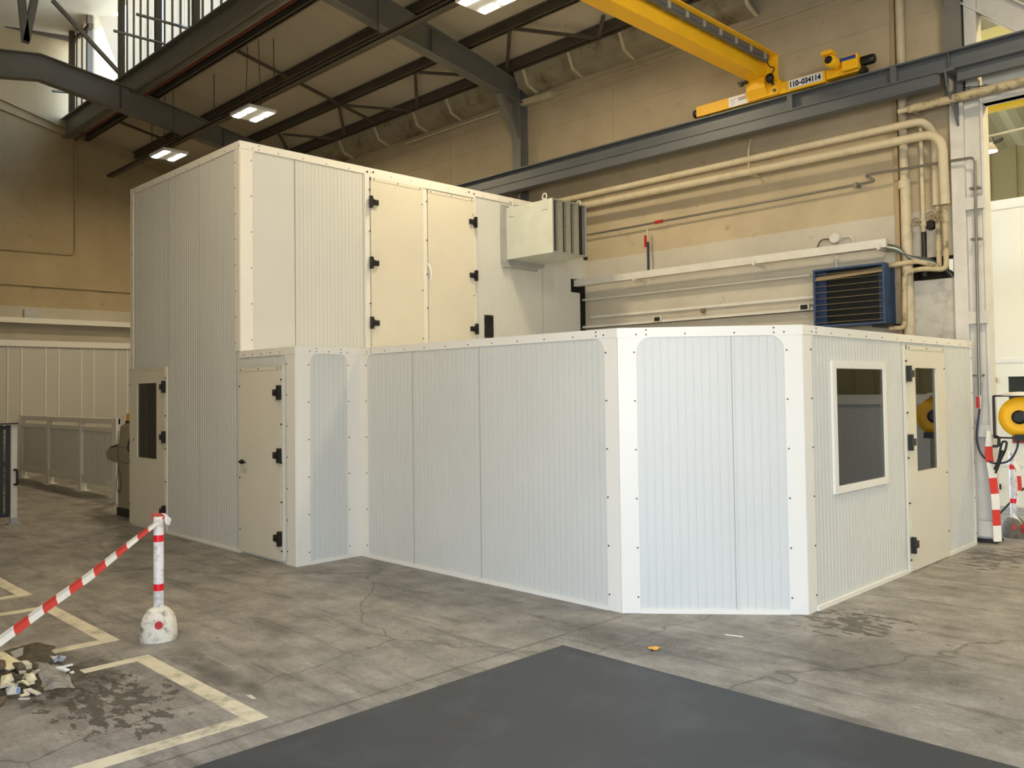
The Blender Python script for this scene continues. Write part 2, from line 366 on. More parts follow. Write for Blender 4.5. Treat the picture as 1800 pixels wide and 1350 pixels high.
struct(MB().box(-19, 14, -16, 16, -.2, 0), 'floor', M_floor)
HOLE = (.40, .87, 3.08, 3.35)
mb = MB(); F, L = face((XB, YW), (1.0, YW)); slab(mb, F, L, 0, 7.55, [(HOLE[0]-XB, HOLE[1]-XB, HOLE[2], HOLE[3])], -.25, 0)
for zz, hh in ((at(1150, 169, 'y', YW).z, .02), (6.75, .012), (5.05, .012)):   # raised mortar seams of the big blocks
    mb.fbox(F, 0, L, zz, zz+hh, 0, .008)
for xx, za, zb in ((-4.2, 5.7, 6.75), (-1.6, 5.7, 6.75), (-8.2, 5.7, 6.75), (-3.1, 6.76, 7.3), (-10.4, 5.7, 6.75)):
    mb.fbox(F, xx-XB, xx-XB+.012, za, zb, 0, .006)
struct(mb, 'wall_right', M_wall)
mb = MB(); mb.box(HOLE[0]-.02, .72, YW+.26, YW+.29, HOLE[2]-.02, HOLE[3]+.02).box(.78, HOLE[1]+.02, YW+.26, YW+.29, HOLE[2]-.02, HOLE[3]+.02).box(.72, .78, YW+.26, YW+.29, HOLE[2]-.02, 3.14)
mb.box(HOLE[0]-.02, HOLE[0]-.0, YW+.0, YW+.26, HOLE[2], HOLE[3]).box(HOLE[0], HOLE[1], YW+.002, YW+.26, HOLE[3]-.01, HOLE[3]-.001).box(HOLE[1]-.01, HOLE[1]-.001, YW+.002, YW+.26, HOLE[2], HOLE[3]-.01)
struct(mb, 'trim_1', mat('dark_recess_board', '2e241b', .8))  # added dark lining: shade of the opening put into its colour
mb = MB(); mb.box(XB-.25, XB, YL, 6.0, 0, 11)
for a, b in (((0, 173), (130, 231)), ((0, 190), (130, 243))):      # sloping cornice of the gable
    p, q = at(*a, 'x', XB+.02), at(*b, 'x', XB+.02); d = (q-p).normalized(); mb.beam(p-d*2, p+d*7.5, .06, .05)
struct(mb, 'wall_back', M_gable)
mb = MB(); F, L = face((XF, YL), (XB, YL)); slab(mb, F, L, 0, 7.4, [(XF-GX1, XF-GX0, 0, GZ1)], -.25, 0); struct(mb, 'wall_left', M_gable)
struct(MB().box(XF, XF+.25, YL, 16, 0, 9), 'wall_front', M_gable)
mb = MB()
mb.prism([(XB, 5.6, deckz(5.6)), (XB, 1.39, deckz(1.39)), (XB, 1.39, deckz(1.39)+.15), (XB, 5.6, deckz(5.6)+.15)], (XF-XB, 0, 0))
mb.prism([(XB, -2.3, deckz(1.3)), (XB, YL-.2, deckz(1.3)-.2*(4.5)), (XB, YL-.2, deckz(1.3)-.2*(4.5)+.15), (XB, -2.3, deckz(1.3)+.15)], (XF-XB, 0, 0))
mb.prism([(XB, -2.5, 10.0), (XB, 1.7, 10.5), (XB, 1.7, 10.62), (XB, -2.5, 10.12)], (XF-XB, 0, 0))
mb.box(XB, XF, -2.42, -2.3, deckz(1.3), 10.05)
for xx in (-15.9, -12.7, -11.4, -8.9, -7.6, -4.9, -3.2, -1.6):     # joints of the lining boards
    mb.prism([(xx, 5.3, deckz(5.3)-.004), (xx, 1.4, deckz(1.4)-.004), (xx, 1.4, deckz(1.4)+.01), (xx, 5.3, deckz(5.3)+.01)], (.012, 0, 0))
struct(mb, 'ceiling', M_deck)

# lantern glazing: sheets between the posts
posts = [-17.05, -15.88, -13.98, -12.1, -10.45, -8.75, -7.05, -5.35, -3.65, -1.95, -.25, 1.45, 3.15, 5.0]
def sheet(x0, x1, z0, z1):
    mb = MB(); n = max(3, int((x1-x0)/.14)); pr = []
    for k in range(n+1):
        x = x0+(x1-x0)*k/n; pr.append((x, 1.34+(.045 if k % 2 else 0)))
    vs = [(x, y, z0) for x, y in pr]+[(x, y, z1) for x, y in pr]
    mb.add(vs, [(k, k+1, n+2+k, n+1+k) for k in range(n)]);     x = x0+.1
    while x < x1-.05:
        mb.box(x, x+.05, 1.30, 1.325, z0, z1, 1); x += .36
    return mb
k = 0
for a, b in zip(posts, posts[1:]):
    k += 1
    if k == 2:                                                    # the open bay, only a leaning half sheet in it
        mb = MB(); P = [at(172, 28, 'y', 1.36), at(213, 28, 'y', 1.36), at(213, 128, 'y', 1.36), at(206, 116, 'y', 1.36)]; mb.add(P, [(0, 1, 2, 3)])
    else: mb = sheet(a+.04, b-.04, 8.46, 10.46)
    struct(mb, 'window_%d' % k, [M_glaz, M_glazrib])
for i, x in enumerate(posts[:9]):
    o = MB().box(x-.045, x+.045, 1.2, 1.32, 8.47, 10.45).build('glazing_post', M_steeldark)
    tag(o, '%s dark steel post of the roof lantern glazing, counted from the gable wall' % ['first', 'second', 'third', 'fourth', 'fifth', 'sixth', 'seventh', 'eighth', 'ninth'][i], 'post', 'posts of the lantern glazing')
o = MB().ibeam((XB, 1.28, 8.235), (6, 1.28, 8.235), .47, .2, .03, .015).build('lantern_girder', M_steel); tag(o, 'deep dark steel girder carrying the glazing of the roof lantern', 'girder')
o = MB().tube([(XB, 1.48, 8.0), (6, 1.48, 8.0)], .022).build('sprinkler_pipe', mat('dark_red_pipe', '7c3324', .5)); tag(o, 'thin dark red pipe along the lower edge of the lantern girder', 'pipe')
for i, (a, b, l) in enumerate((((92, 160), (163, 166), 'lowest and leftmost'), ((200, 54), (288, 77), 'middle'), ((240, 25), (331, 50), 'rightmost and highest'))):
    q = at(*b, 'y', 1.28); p = at(*a, 'x', q.x); o = MB().tube([p, q], .028, 8).build('vent_arm', M_zincpipe)
    tag(o, 'grey vent rod sticking out of the lantern glazing, %s of the three' % l, 'rod', 'vent rods of the lantern')
q = at(218, 137, 'x', -13.98); p = at(92, 0, 'x', -13.98); o = MB().beam(p, q, .07, .07).build('lantern_brace', M_steel); tag(o, 'diagonal steel brace crossing the open bay of the roof lantern', 'brace')
p, q = at(0, 18, 'x', XB+.15), at(158, 44, 'x', XB+.15); d = (q-p).normalized(); o = MB().beam(p-d*1.5, q, .16, .24).build('lantern_beam', M_steeldark); tag(o, 'dark beam across the gable at the top of the lantern', 'beam')
p, q = at(0, 41, 'x', XB+.08), at(132, 71, 'x', XB+.08); d = (q-p).normalized(); o = MB().beam(p-d*1.5, q, .08, .1).build('lantern_rail', M_steeldark); tag(o, 'thin dark rail across the gable below the lantern beam', 'rail')
o = MB().beam(at(132, 71, 'x', XB+.08), at(160, 45, 'y', 1.2), .1, .1).build('lantern_strut', M_steeldark); tag(o, 'short dark strut from the gable rail up to the lantern beam', 'strut')

# portal frames: tapered rafter (two halves meeting at the apex), columns on the right wall
def rafter(x, label):
    mb = MB(); ap = -.5
    def side(y0, y1, w, zf0, zf1, t):
        return mb.prism([(x-w/2, y0, zf0), (x-w/2, y1, zf1), (x-w/2, y1, zf1+t), (x-w/2, y0, zf0+t)], (w, 0, 0))
    for s in (1, -1):
        Y = lambda y: ap+s*(y-ap)
        ys = [5.3, 3.2, 1.0, ap]; bot = [6.90, 7.23, 7.58, 7.83]; top = [7.25, 7.67, 8.11, 8.33]
        for i in range(3):
            mb.prism([(x-.008, Y(ys[i]), bot[i]), (x-.008, Y(ys[i+1]), bot[i+1]), (x-.008, Y(ys[i+1]), top[i+1]), (x-.008, Y(ys[i]), top[i])], (.016, 0, 0))
            side(Y(ys[i]), Y(ys[i+1]), .2, bot[i], bot[i+1], .02); side(Y(ys[i]), Y(ys[i+1]), .2, top[i]-.02, top[i+1]-.02, .02)
        for yy, b, t in ((3.2, 7.23, 7.67), (1.0, 7.58, 8.11)): mb.box(x-.09, x+.09, Y(yy)-.008, Y(yy)+.008, b, t)
    o = mb.build('roof_rafter', M_steel); return tag(o, label, 'rafter', 'rafters of the portal frames')
RX = (-13.35, -6.2, .98)
rafter(RX[0], 'tapered grey steel rafter with its apex at the upper left, far portal frame')
rafter(RX[1], 'grey steel rafter running down to the wall column above the tall cabin')
rafter(RX[2], 'grey steel rafter of the near portal frame above the white column')
for x, l in ((RX[0], 'far grey steel column on the right wall behind the tall cabin'), (RX[1], 'grey steel wall column with knee plate below the middle rafter'), (RX[2], 'upper grey steel column beside the white column top')):
    root = thing('steel_column', (x, 5.27, 0), l, 'column', 'grey columns on the right wall')
    mb = MB(); z0 = 0 if x < 0 else 5.16
    mb.box(x-.1, x+.1, 5.17, 5.185, z0, 7.2).box(x-.1, x+.1, 5.355, 5.37, z0, 7.2).box(x-.008, x+.008, 5.185, 5.355, z0, 7.2); mb.build('column_shaft', M_steel, root)
    mb = MB().prism([(x-.07, 4.72, 6.97), (x-.07, 5.17, 6.25), (x-.07, 5.17, 6.35), (x-.07, 4.86, 6.97)], (.14, 0, 0)); mb.build('knee_plate', M_steel, root)
    if x == RX[0]: MB().box(x-.14, x+.14, 5.1, 5.37, 0, .02).build('base_plate', M_steel, root)
for x in (RX[0],):
    for i, (a, l) in enumerate((((38, 0), 'left'), ((60, 0), 'right'))):
        p = at(45, 74, 'x', x); q = at(*a, 'x', x); q = p+(q-p)*1.35
        o = MB().beam(p, q, .12, .12).build('lantern_post', M_steel); tag(o, '%s arm of the V shaped steel struts on the rafter apex' % l, 'strut', 'V struts on the rafter apex')
ordn = ['first', 'second', 'third', 'fourth', 'fifth', 'sixth', 'seventh', 'eighth', 'ninth', 'tenth', 'eleventh', 'twelfth', 'thirteenth', 'fourteenth', 'fifteenth', 'sixteenth']
for i, y in enumerate((1.74, 2.9, 4.03, 4.93)):
    z = deckz(y)-.09; o = MB().ibeam((XB, y, z), (6, y, z), .17, .11, .02, .03).build('roof_purlin', M_steeldark)
    tag(o, 'long dark purlin under the ceiling, %s from the lantern girder' % ordn[i], 'purlin', 'purlins under the ceiling')
def dk(px, py, z0=7.30):
    r = fw + RT*((px-PPX)/FPX) + UP*((PPY-py)/FPX)
    t = (z0-.2*(CAM.y-5.37)-CAM.z)/(r.z+.2*r.y); return CAM+r*t
for n, (a, b) in enumerate((((383, 75), (657, 216)), ((212, 214), (288, 246)))):
    p, q = dk(*a), dk(*b); q.x = p.x = (p.x+q.x)/2; p.y = max(p.y, 1.7); q.y = min(q.y, 5.0)
    o = MB().beam(p, q, .05, .05).build('sag_rod', M_steeldark); tag(o, 'dark tie rod crossing the purlins, %s' % ('between the two left lamps and the middle rafter' if n == 0 else 'far left near the gable'), 'rod', 'tie rods across the purlins')
br = [((730, 128), (733, 191), 'upright beside the middle rafter'), ((735, 127), (815, 132), 'diagonal ending at the middle rafter'), ((605, 185), (727, 195), 'long diagonal left of the middle rafter'), ((596, 187), (606, 236), 'upright below the tie rod end'), ((498, 236), (606, 246), 'diagonal above the tall cabin top'), ((491, 236), (504, 262), 'upright just above the tall cabin top'), ((896, 52), (891, 126), 'upright right of the middle rafter'), ((900, 50), (1046, 67), 'long diagonal right of the middle rafter'), ((1061, 28), (1052, 64), 'short upright beside the yellow crane girder')]
for a, b, l in br:
    o = MB().beam(dk(*a), dk(*b), .06, .04).build('roof_brace', M_steeldark); tag(o, 'thin dark bracing angle under the ceiling, '+l, 'brace', 'bracing angles between the purlins')

# eave panels
tops = [(-17.0)]
xs = [at(p, q, 'y', 4.97).x for p, q in ((540, 268), (598, 248), (660, 222), (728, 200), (787, 175))]+[-6.35]
xs2 = [-6.05]+[at(p, q, 'y', 4.97).x for p, q in ((922, 121), (1001, 89), (1092, 54))]; st = xs2[-1]-xs2[-2]; xs2 += [xs2[-1]+st*k for k in (1, 2)]
xs = [xs[0]-1.3*k for k in (3, 2, 1)]+xs
M_eave = mat('stained_eave_lining', '90866f', .85, var=.12, vscale=4, dirt='54401f', dirt_amt=.9, dscale=1.8)
ze0 = deckz(4.97)-.2; ze1 = at(713, 244, 'y', 5.3).z
n = 0
for lst, side in ((xs, 'left'), (xs2, 'right')):
    pr = list(zip(lst, lst[1:]))
    if side == 'left': pr = pr[::-1]
    for i, (a, b) in enumerate(pr):
        root = thing('eave_lining', ((a+b)/2, 5.2, ze1), 'stained white lining panel at the eave, %s to the %s of the middle rafter' % (ordn[i], side), 'panel', 'eave lining panels')
        ym, zm = 5.08, (ze0+ze1)/2-.07
        MB().prism([(a, 4.97, ze0), (a, ym, zm), (a, 5.33, ze1), (a, 5.37, ze1+.03), (a, 5.1, zm+.05), (a, 4.99, ze0+.03)], (b-a, 0, 0)).build('lining', M_eave, root)
        MB().prism([(b-.05, 4.95, ze0-.01), (b-.05, ym-.01, zm-.03), (b-.05, 5.32, ze1-.02), (b-.05, 5.33, ze1), (b-.05, ym, zm), (b-.05, 4.97, ze0)], (.05, 0, 0)).build('batten', M_pipe, root)
o = MB().tube([at(715, 252, 'y', 5.3), at(880, 195, 'y', 5.3)], .022).build('eave_conduit', M_pipe); tag(o, 'pale conduit on the wall under the eave panels left of the wall column', 'conduit')
p, q = at(918, 182, 'y', 5.3), at(1180, 92, 'y', 5.33); o = MB().beam(p, at(972, 166, 'y', 5.3), .1, .1).build('wall_plate_end', M_pipe); tag(o, 'short cream timber end sticking out right of the wall column', 'beam')
o = MB().box(-5.6, .8, 5.34, 5.37, q.z-.05, q.z).build('wall_ledge', M_wall); tag(o, 'narrow tan ledge along the wall above the crane beam', 'ledge')

# LED high bay lamps
def lamp(c, label, power):
    c = Vector(c); root = thing('high_bay_lamp', c, label, 'lamp', 'LED high bay lamps')
    sx, sy = .36, .27
    MB().box(c.x-sx, c.x+sx, c.y-sy, c.y+sy, c.z, c.z+.06).build('housing', M_plate, root, .01)
    MB().box(c.x-sx+.15, c.x+sx-.15, c.y-.06, c.y+.06, c.z+.06, c.z+.11).build('driver_box', M_plate, root)
    for i in (-1, 1):
        for j in (-1, 1):
            MB().box(c.x+i*.18-.14, c.x+i*.18+.14, c.y+j*.17-.055, c.y+j*.17+.055, c.z-.012, c.z).build('led_strip', M_led, root)
    for s in (-1, 1): MB().tube([(c.x+s*.28, c.y, c.z+.06), (c.x+s*.2, c.y, deckz(c.y)-.01 if c.y > 0 else c.z+.9)], .008, 6).build('hanger', M_steeldark, root)
    ld = bpy.data.lights.new('lamp_light', 'AREA'); ld.shape = 'RECTANGLE'; ld.size = .6; ld.size_y = .42; ld.energy = power; ld.color = (1.0, .82, .53)
    lo = bpy.data.objects.new('lamp_light', ld); col.objects.link(lo); lo.location = (0, 0, -.03); lo.parent = root
LP = 74
LZ = 6.83
for px, l in (((308, 276), 'smallest LED lamp hanging far left above the tall cabin'), ((450, 203), 'LED lamp hanging between the rafters left of centre'), ((862, 1), 'LED lamp cut by the top edge of the photo')):
    p = at(*px, 'z', LZ); lamp((p.x, 1.97, LZ), l, LP)
for x, y, l in ((2.7, 1.97, 'LED lamp over the near end of the cabin'), (8.2, 1.97, 'LED lamp over the near end of the hall'), (-3.5, -3.4, 'LED lamp over the parking bays'), (2.7, -3.4, 'LED lamp just inside the gate')):
    lamp((x, y, LZ), l, LP)  # unseen lamps, added to light the near hall and the bays
p, q = at(214, 303, 'z', 7.12), at(797, 0, 'z', 7.12); yy = (p.y+q.y)/2
mb = MB(); mb.box(-17.0, 5.5, yy-.07, yy+.07, 7.1, 7.115).box(-17.0, 5.5, yy-.07, yy-.062, 7.1, 7.16).box(-17., 5.5, yy+.062, yy+.07, 7.1, 7.16)
root = thing('cable_tray', (-6, yy, 7.1), 'long dark cable tray hanging under the rafters beside the lamps', 'cable tray'); mb.build('tray', M_steeldark, root)
for x in (-14.5, -11.5, -9.2, -6.1, -3.0, .98): MB().tube([(x, yy, 7.11), (x, yy, deckz(yy)-.01)], .01, 6).build('hanger_rod', M_steeldark, root)

# ================================================================ THE CABINS
HL, HT, Y0, X1, X4, Y4, Y5, XL, XT = 2.3, 4.74, -.8085, -3.619, 1.1134, .9482, 5.07, -8.043, -4.815
def panel(parent, F, L, z0, z1, holes=(), ribs=None, seams=(), pitch=.0635, soft=1.0):
    mb = MB(); slab(mb, F, L, z0, z1, holes)
    r0_, r1_ = ribs if ribs else (0, L); n = max(1, round((r1_-r0_)/pitch)); pitch = (r1_-r0_)/n
    def strip(u0, u1, v0, v1, w1):
        cl = [(u0, u1, v0, v1)]
        for h in holes:
            nx = []
            for a, b, c, d in cl:
                if h[1] <= a or h[0] >= b or h[3] <= c or h[2] >= d: nx.append((a, b, c, d)); continue
                if c < h[2]: nx.append((a, b, c, h[2]))
                if d > h[3]: nx.append((a, b, h[3], d))
                if a < h[0]: nx.append((a, h[0], max(c, h[2]), min(d, h[3])))
                if b > h[1]: nx.append((h[1], b, max(c, h[2]), min(d, h[3])))
            cl = nx
        for a, b, c, d in cl: mb.fbox(F, a, b, c, d, -.001, w1)
    for k in range(n):
        u = r0_+k*pitch; strip(u+.003, u+pitch-.005, z0+.03, z1-.03, .0024*soft); strip(u+pitch-.005, u+pitch, z0+.03, z1-.03, .0052*soft)
    for s in seams: mb.fbox(F, s-.002, s+.002, z0+.03, z1-.03, -.001, .007, 1)
    return mb.build('wall_panel', [M_panel, M_seam], parent)
M_seam = mat('panel_joint', '9a968b', .6)
def trims(parent, F, L, z0, z1, wl=.15, wr=.15, wt=.08, wb=.035, rl=.1, rr=.1, name='trim'):
    mb = MB(); T = .009
    if wl: mb.fbox(F, 0, wl, z0, z1-wt, .0, T)
    if wr: mb.fbox(F, L-wr, L, z0, z1-wt, .0, T)
    mb.fbox(F, -.004, L+.004, z1-wt, z1, 0., T+.003); 
    if wb: mb.fbox(F, wl, L-wr, z0, z0+wb, 0, .02)
    def fil(uc, s, r):
        pts = [(uc, z1-wt)]+[(uc+s*(r-r*math.cos(t*math.pi/12)), z1-wt-(r-r*math.sin(t*math.pi/12))) for t in range(7)]
        mb.fprism(F, pts, 0, T)
    if wl and rl: fil(wl, 1, rl)
    if wr and rr: fil(L-wr, -1, rr)
    D = lambda u, v: mb.fdisc(F, u, v, .0065, T, T+.006, 1)
    n = max(2, int((z1-z0)/.36))
    for k in range(n):
        v = z1-wt-.12-k*(z1-z0-wt-.25)/(n-1)
        if wl: D(wl-.018, v)
        if wr: D(L-wr+.018, v)
    n = max(2, int((L-wl-wr)/.33))
    for k in range(n+1): D(wl+(L-wl-wr)*k/n, z1-wt+.025)
    for u in ([wl+.08] if wl else [])+([L-wr-.08] if wr else []): D(u, z1-.02); D(u, z1-wt+.022)
    return mb.build(name, [M_trim, M_screw], parent)
def hinge(parent, F, u, v, s):
    """black hinge: tall leaf on the frame side, arm reaching onto the door (s = direction of the door)"""
    mb = MB(); P = lambda a, b: (u+s*a, v+b)
    bx = lambda a, b, c, d, w0, w1: mb.fbox(F, *sorted((u+s*a, u+s*b)), v+c, v+d, w0, w1)
    bx(-.032, .004, -.078, .078, 0, .042)
    mb.fprism(F, [P(.004, -.055), P(.03, -.032), P(.03, .032), P(.004, .055)], 0, .036)
    bx(.03, .10, -.034, .034, 0, .032)
    for a in (-.018, .06):
        mb.fdisc(F, u+s*a, v+.015, .005, .03, .044, 1)
    return mb.build('hinge', [M_black, M_zincpipe], parent)
def pane(parent, F, u0, u1, v0, v1, w):
    return tag(MB().fbox(F, u0, u1, v0, v1, w-.006, w).build('pane', M_glass, parent))
def door(parent, F, u0, u1, v0, v1, hole=None, hinge_u=None, hinge_v=(), hs=1, t=.03, frame_side=1):
    mb = MB(); G = (F[0]+F[1]*u0, F[1], F[2]); hl = [(hole[0]-u0, hole[1]-u0, hole[2], hole[3])] if hole else []
    slab(mb, G, u1-u0, v0, v1, hl, .004, t)
    e = .012                                                     # narrow frame fold round the leaf
    if frame_side:
        uu = u1+.006 if frame_side > 0 else u0-.034
        mb.fbox(F, uu, uu+.028, v0, v1+.0, 0, t-.006)
    mb.fbox(F, u0, u1, v1-.04, v1+.0, 0, t+.004)
    k = 0
    for (a, b) in [((u0+u1)/2, v1-.02), (u0+.05, v1-.02), (u1-.05, v1-.02)]+[(u1+.02 if frame_side > 0 else u0-.02, v0+(v1-v0)*q) for q in (.05, .3, .5, .7, .93)]+[(u0+.02 if frame_side > 0 else u1-.02, v0+(v1-v0)*q) for q in (.12, .4, .9)]:
        mb.fdisc(F, a, b, .008, t-.01, t+.008, 1)
    d = mb.build('door', [M_door, M_screw], parent)
    for hv in hinge_v: hinge(d, (F[0]+F[2]*t, F[1], F[2]), hinge_u, hv, hs)
    if hole: pane(d, F, hole[0]-.004, hole[1]+.004, hole[2]-.004, hole[3]+.004, .016)
    return d

# ---- tall cabin
tall = thing('tall_cabin', ((XL+XT)/2, 2.2, 0), 'tall white sandwich panel cabin at the left with a windowed door and high double doors', 'cabin', 'white sandwich panel cabins')
F0, L0 = face((XL, Y0), (XT, Y0))
u = lambda x: x-XL
panel(tall, F0, L0, 0, HT, [(u(-7.747), u(-7.097), .953, 1.97)], (.14, L0-.13), (u(-6.79)+.02, u(-5.86), L0-.085), soft=.7)
trims(tall, F0, L0, 0, HT, .10, 0, .085, .03, 0, 0, 'front_trim')
mb = MB(); mb.fbox(F0, L0-.12, L0, HL-.0, HT-.085, 0, .009)
for k in range(8): mb.fdisc(F0, L0-.10, HL+.1+k*.3, .0065, .009, .015, 1)
mb.build('corner_trim', [M_trim, M_screw], tall)
d = door(tall, F0, u(-8.02), u(-6.83), .03, 2.18, (u(-7.747), u(-7.097), .953, 1.97), u(-6.84), [at(291, y, 'y', Y0).z for y in (680, 768, 898)], -1)
MB().fdisc(F0, u(-7.87), 1.19, .012, .03, .036).build('lock', M_black, d)
FT, LT = face((XT, Y0), (XT, YW-.004)); v_ = lambda y: y-Y0
NOTCH = [(0, .06, HL-.12, HT), (v_(4.98), LT, 3.40, 3.62), (v_(5.206), LT, HL-.12, 3.40)]
panel(tall, FT, LT, HL-.12, HT, NOTCH, (.72, LT), (v_(-.095), v_(.9), v_(2.87), v_(4.3)), .055, .6)
trims(tall, FT, LT, HL, HT, .153, 0, .09, 0, .06, 0, 'side_trim')
mb = MB(); 
for a, b, c, e in NOTCH[1:]: mb.fbox(FT, a, min(b, LT-.002), max(c, HL), e, -.058, -.02)
tag(mb.build('foam_seal', M_gap, tall), label='black foam strip closing the gap to the wall')
mb = MB(); mb.fbox(FT, v_(.927), v_(1.0), HL, 4.65, 0, .012).fbox(FT, v_(2.835), v_(2.875), HL, 4.65, 0, .012).fbox(FT, v_(1.0), v_(2.84), 4.62, 4.72, 0, .014)
for a, b in ((.965, 4.68), (1.06, 4.69), (2.75, 4.69), (2.85, 4.68)): mb.fdisc(FT, v_(a), b, .014, .01, .016, 1)
mb.build('double_door_frame', [M_trim, M_screw], tall)
d1 = door(tall, FT, v_(1.01), v_(1.88), HL-.05, 4.615, None, v_(1.012), (4.285, 3.49, 2.708), 1, .03, 0)
d2 = door(tall, FT, v_(1.965), v_(2.832), HL-.05, 4.60, None, v_(2.83), [at(822, y, 'x', XT).z for y in (390, 484, 578)], -1, .03, 0)
MB().fbox(FT, v_(1.88), v_(1.955), HL-.05, 4.60, .0, .022).build('astragal', M_trim, d1)
pth = [at(754, y, 'x', XT+.06) for y in (463, 470, 480, 490, 495)]; pth = [Vector((XT+.03, pth[0].y, pth[0].z)), pth[1]+Vector((0, .02, 0)), pth[2]+Vector((0, .045, 0)), pth[3]+Vector((0, .035, 0)), Vector((XT+.03, pth[4].y+.03, pth[4].z))]
tag(MB().tube(pth, .012, 8).build('handle', M_plate, d2), label='white bow handle')
mb = MB().fbox(FT, v_(3.035), v_(3.214), 2.585, 2.923, 0, .012)
for a in (3.05, 3.2):
    for b in (2.6, 2.75, 2.905): mb.fdisc(FT, v_(a), b, .007, .012, .018, 1)
tag(mb.build('cover_plate', [M_black, M_zincpipe], tall), label='small black cover plate')
Fx, Lx = face((XL, YW-.1), (XL, Y0)); mb = MB(); slab(mb, Fx, Lx, 0, HT); Fx, Lx = face((XT-.1, YW-.1), (XL, YW-.1)); slab(mb, Fx, Lx, 0, HT); mb.build('rear_panel', M_panel, tall)
MB().box(XL, XT, Y0, YW-.06, HT-.06, HT).build('roof_panel', M_panel, tall)

# ---- low cabin
low = thing('low_cabin', (-1.5, 2.2, 0), 'low white sandwich panel cabin in front with a angled corner, a window and two doors', 'cabin', 'white sandwich panel cabins')
FA, LA = face((XT, Y0), (X1, Y0)); ua = lambda x: x-XT
panel(low, FA, LA, 0, HL, (), (.02, LA-.2), (LA-.185,))
mb = MB(); T = .009
mb.fbox(FA, 0, LA+.004, HL-.08, HL, 0, T+.003).fbox(FA, LA-.177, LA, 0, HL-.08, 0, T)
mb.fprism(FA, [(LA-.177, HL-.08), (LA-.177, HL-.14), (LA-.2, HL-.1), (LA-.24, HL-.08)], 0, T)
for k in range(7): mb.fdisc(FA, LA-.16, 2.12-k*.33, .0065, T, T+.006, 1)
for k in range(5): mb.fdisc(FA, .1+k*.2, HL-.05, .0065, T, T+.008, 1)
mb.build('front_trim', [M_trim, M_screw], low)
d = door(low, FA, ua(-4.80), ua(-3.885), .03, 2.10, None, ua(-3.895), (1.816, 1.145, .264), -1)
mb = MB().fdisc(FA, ua(-4.715), 1.04, .026, .03, .055, 0, 14).fbox(FA, ua(-4.715), ua(-4.715)+.12, 1.03, 1.052, .06, .08).fdisc(FA, ua(-4.715), 1.04, .012, .05, .08, 0, 10); tag(mb.build('handle', M_black, d), label='black lever handle')
FB, LB = face((X1, Y0), (X1, 0)); panel(low, FB, LB, 0, HL, (), (.16, LB-.16)); trims(low, FB, LB, 0, HL, .165, .175, .075, .035)
FC, LC = face((X1, 0), (0, 0)); panel(low, FC, LC, 0, HL, (), (.16, LC-.14), (LC-2.67, LC-1.655)); trims(low, FC, LC, 0, HL, .15, .135, .075, .035)
FD, LD = face((0, 0), (X4, Y4)); panel(low, FD, LD, 0, HL, (), (.15, LD-.14), (LD*.62,)); trims(low, FD, LD, 0, HL, .15, .14, .08, .035, .12, .12)
FE, LE = face((X4, Y4), (X4, Y5)); ue = lambda y: y-Y4
WIN = (ue(1.52), ue(2.51), .963, 1.955); DW = (ue(3.258), ue(3.846), .954, 1.975)
panel(low, FE, LE, 0, HL, [WIN, DW], (.14, LE-.06), (ue(3.0), ue(4.13))); trims(low, FE, LE, 0, HL, .15, .05, .075, .035, .05, 0)
door(low, FE, ue(3.05), ue(4.09), .015, 2.193, DW, ue(3.06), (1.917, 1.252, .265), 1, .035, -1)
mb = MB(); a, b, c, e = ue(1.446), ue(2.573), .90, 2.02
mb.fbox(FE, a, b, e-.065, e, 0, .022).fbox(FE, a, b, c, c+.063, 0, .022).fbox(FE, a, WIN[0], c+.063, e-.065, 0, .022).fbox(FE, WIN[1], b, c+.063, e-.065, 0, .022)
w = mb.build('window_frame', M_trim, low); pane(w, FE, WIN[0]-.005, WIN[1]+.005, WIN[2]-.005, WIN[3]+.005, .012)
for a, b, x in ((2.40, 2.515, X4-.14), (3.735, 3.85, X4-.13)):
    mb = MB().box(x-.03, x+.05, a, b, 0.02, HL-.07)
    for k in range(6): mb.lathe((x+.051, b-.03, .4+k*.33), [(.007, -.002), (.007, .004)], 'x', 8, 1)
    mb.build('inner_post', [M_trim, M_screw], low)
FG, LG = face((X4, Y5), (XT, Y5)); mb = MB(); slab(mb, FG, LG, 0, HL); mb.build('rear_panel', M_panel, low)
MB().prism([(XT+.003, Y0+.004, HL-.06), (X1-.004, Y0+.004, HL-.06), (X1-.004, .004, HL-.06), (-.004, .004, HL-.06), (X4-.004, Y4+.004, HL-.06), (X4-.004, Y5-.004, HL-.06), (XT+.003, Y5-.004, HL-.06)], (0, 0, .059)).build('roof_panel', M_panel, low)

# ---- ventilation silencer on the tall cabin
bx0, bx1, by0, by1, bz0, bz1 = XT+.012, -3.835, 3.475, 4.22, 3.775, 4.55
sil = thing('ventilation_silencer', (-4.3, 3.85, bz0), 'galvanised box silencer with striped front sticking out of the tall cabin', 'ventilation box')
mb = MB(); t = .02
mb.box(bx0, bx1, by0, by0+t, bz0, bz1).box(bx0, bx1, by1-t, by1, bz0, bz1).box(bx0, bx1, by0+t, by1-t, bz0, bz0+t).box(bx0, bx1, by0+t, by1-t, bz1-t, bz1).box(bx0, bx0+.03, by0+t, by1-t, bz0+t, bz1-t)
mb.box(bx1-.06, bx1+.003, by0-.004, by0, bz0-.003, bz1+.003)
mb.build('housing', M_galv, sil)
mb = MB(); mb.box(XT, XT+.05, 3.385, 3.475, 3.72, 4.60).box(XT, XT+.05, by1, by1+.08, 3.72, 4.6).box(XT, XT+.05, 3.475, by1, 3.72, bz0).box(XT, XT+.012, 3.475, by1, bz1, 4.6); mb.build('wall_frame', M_galvdull, sil)
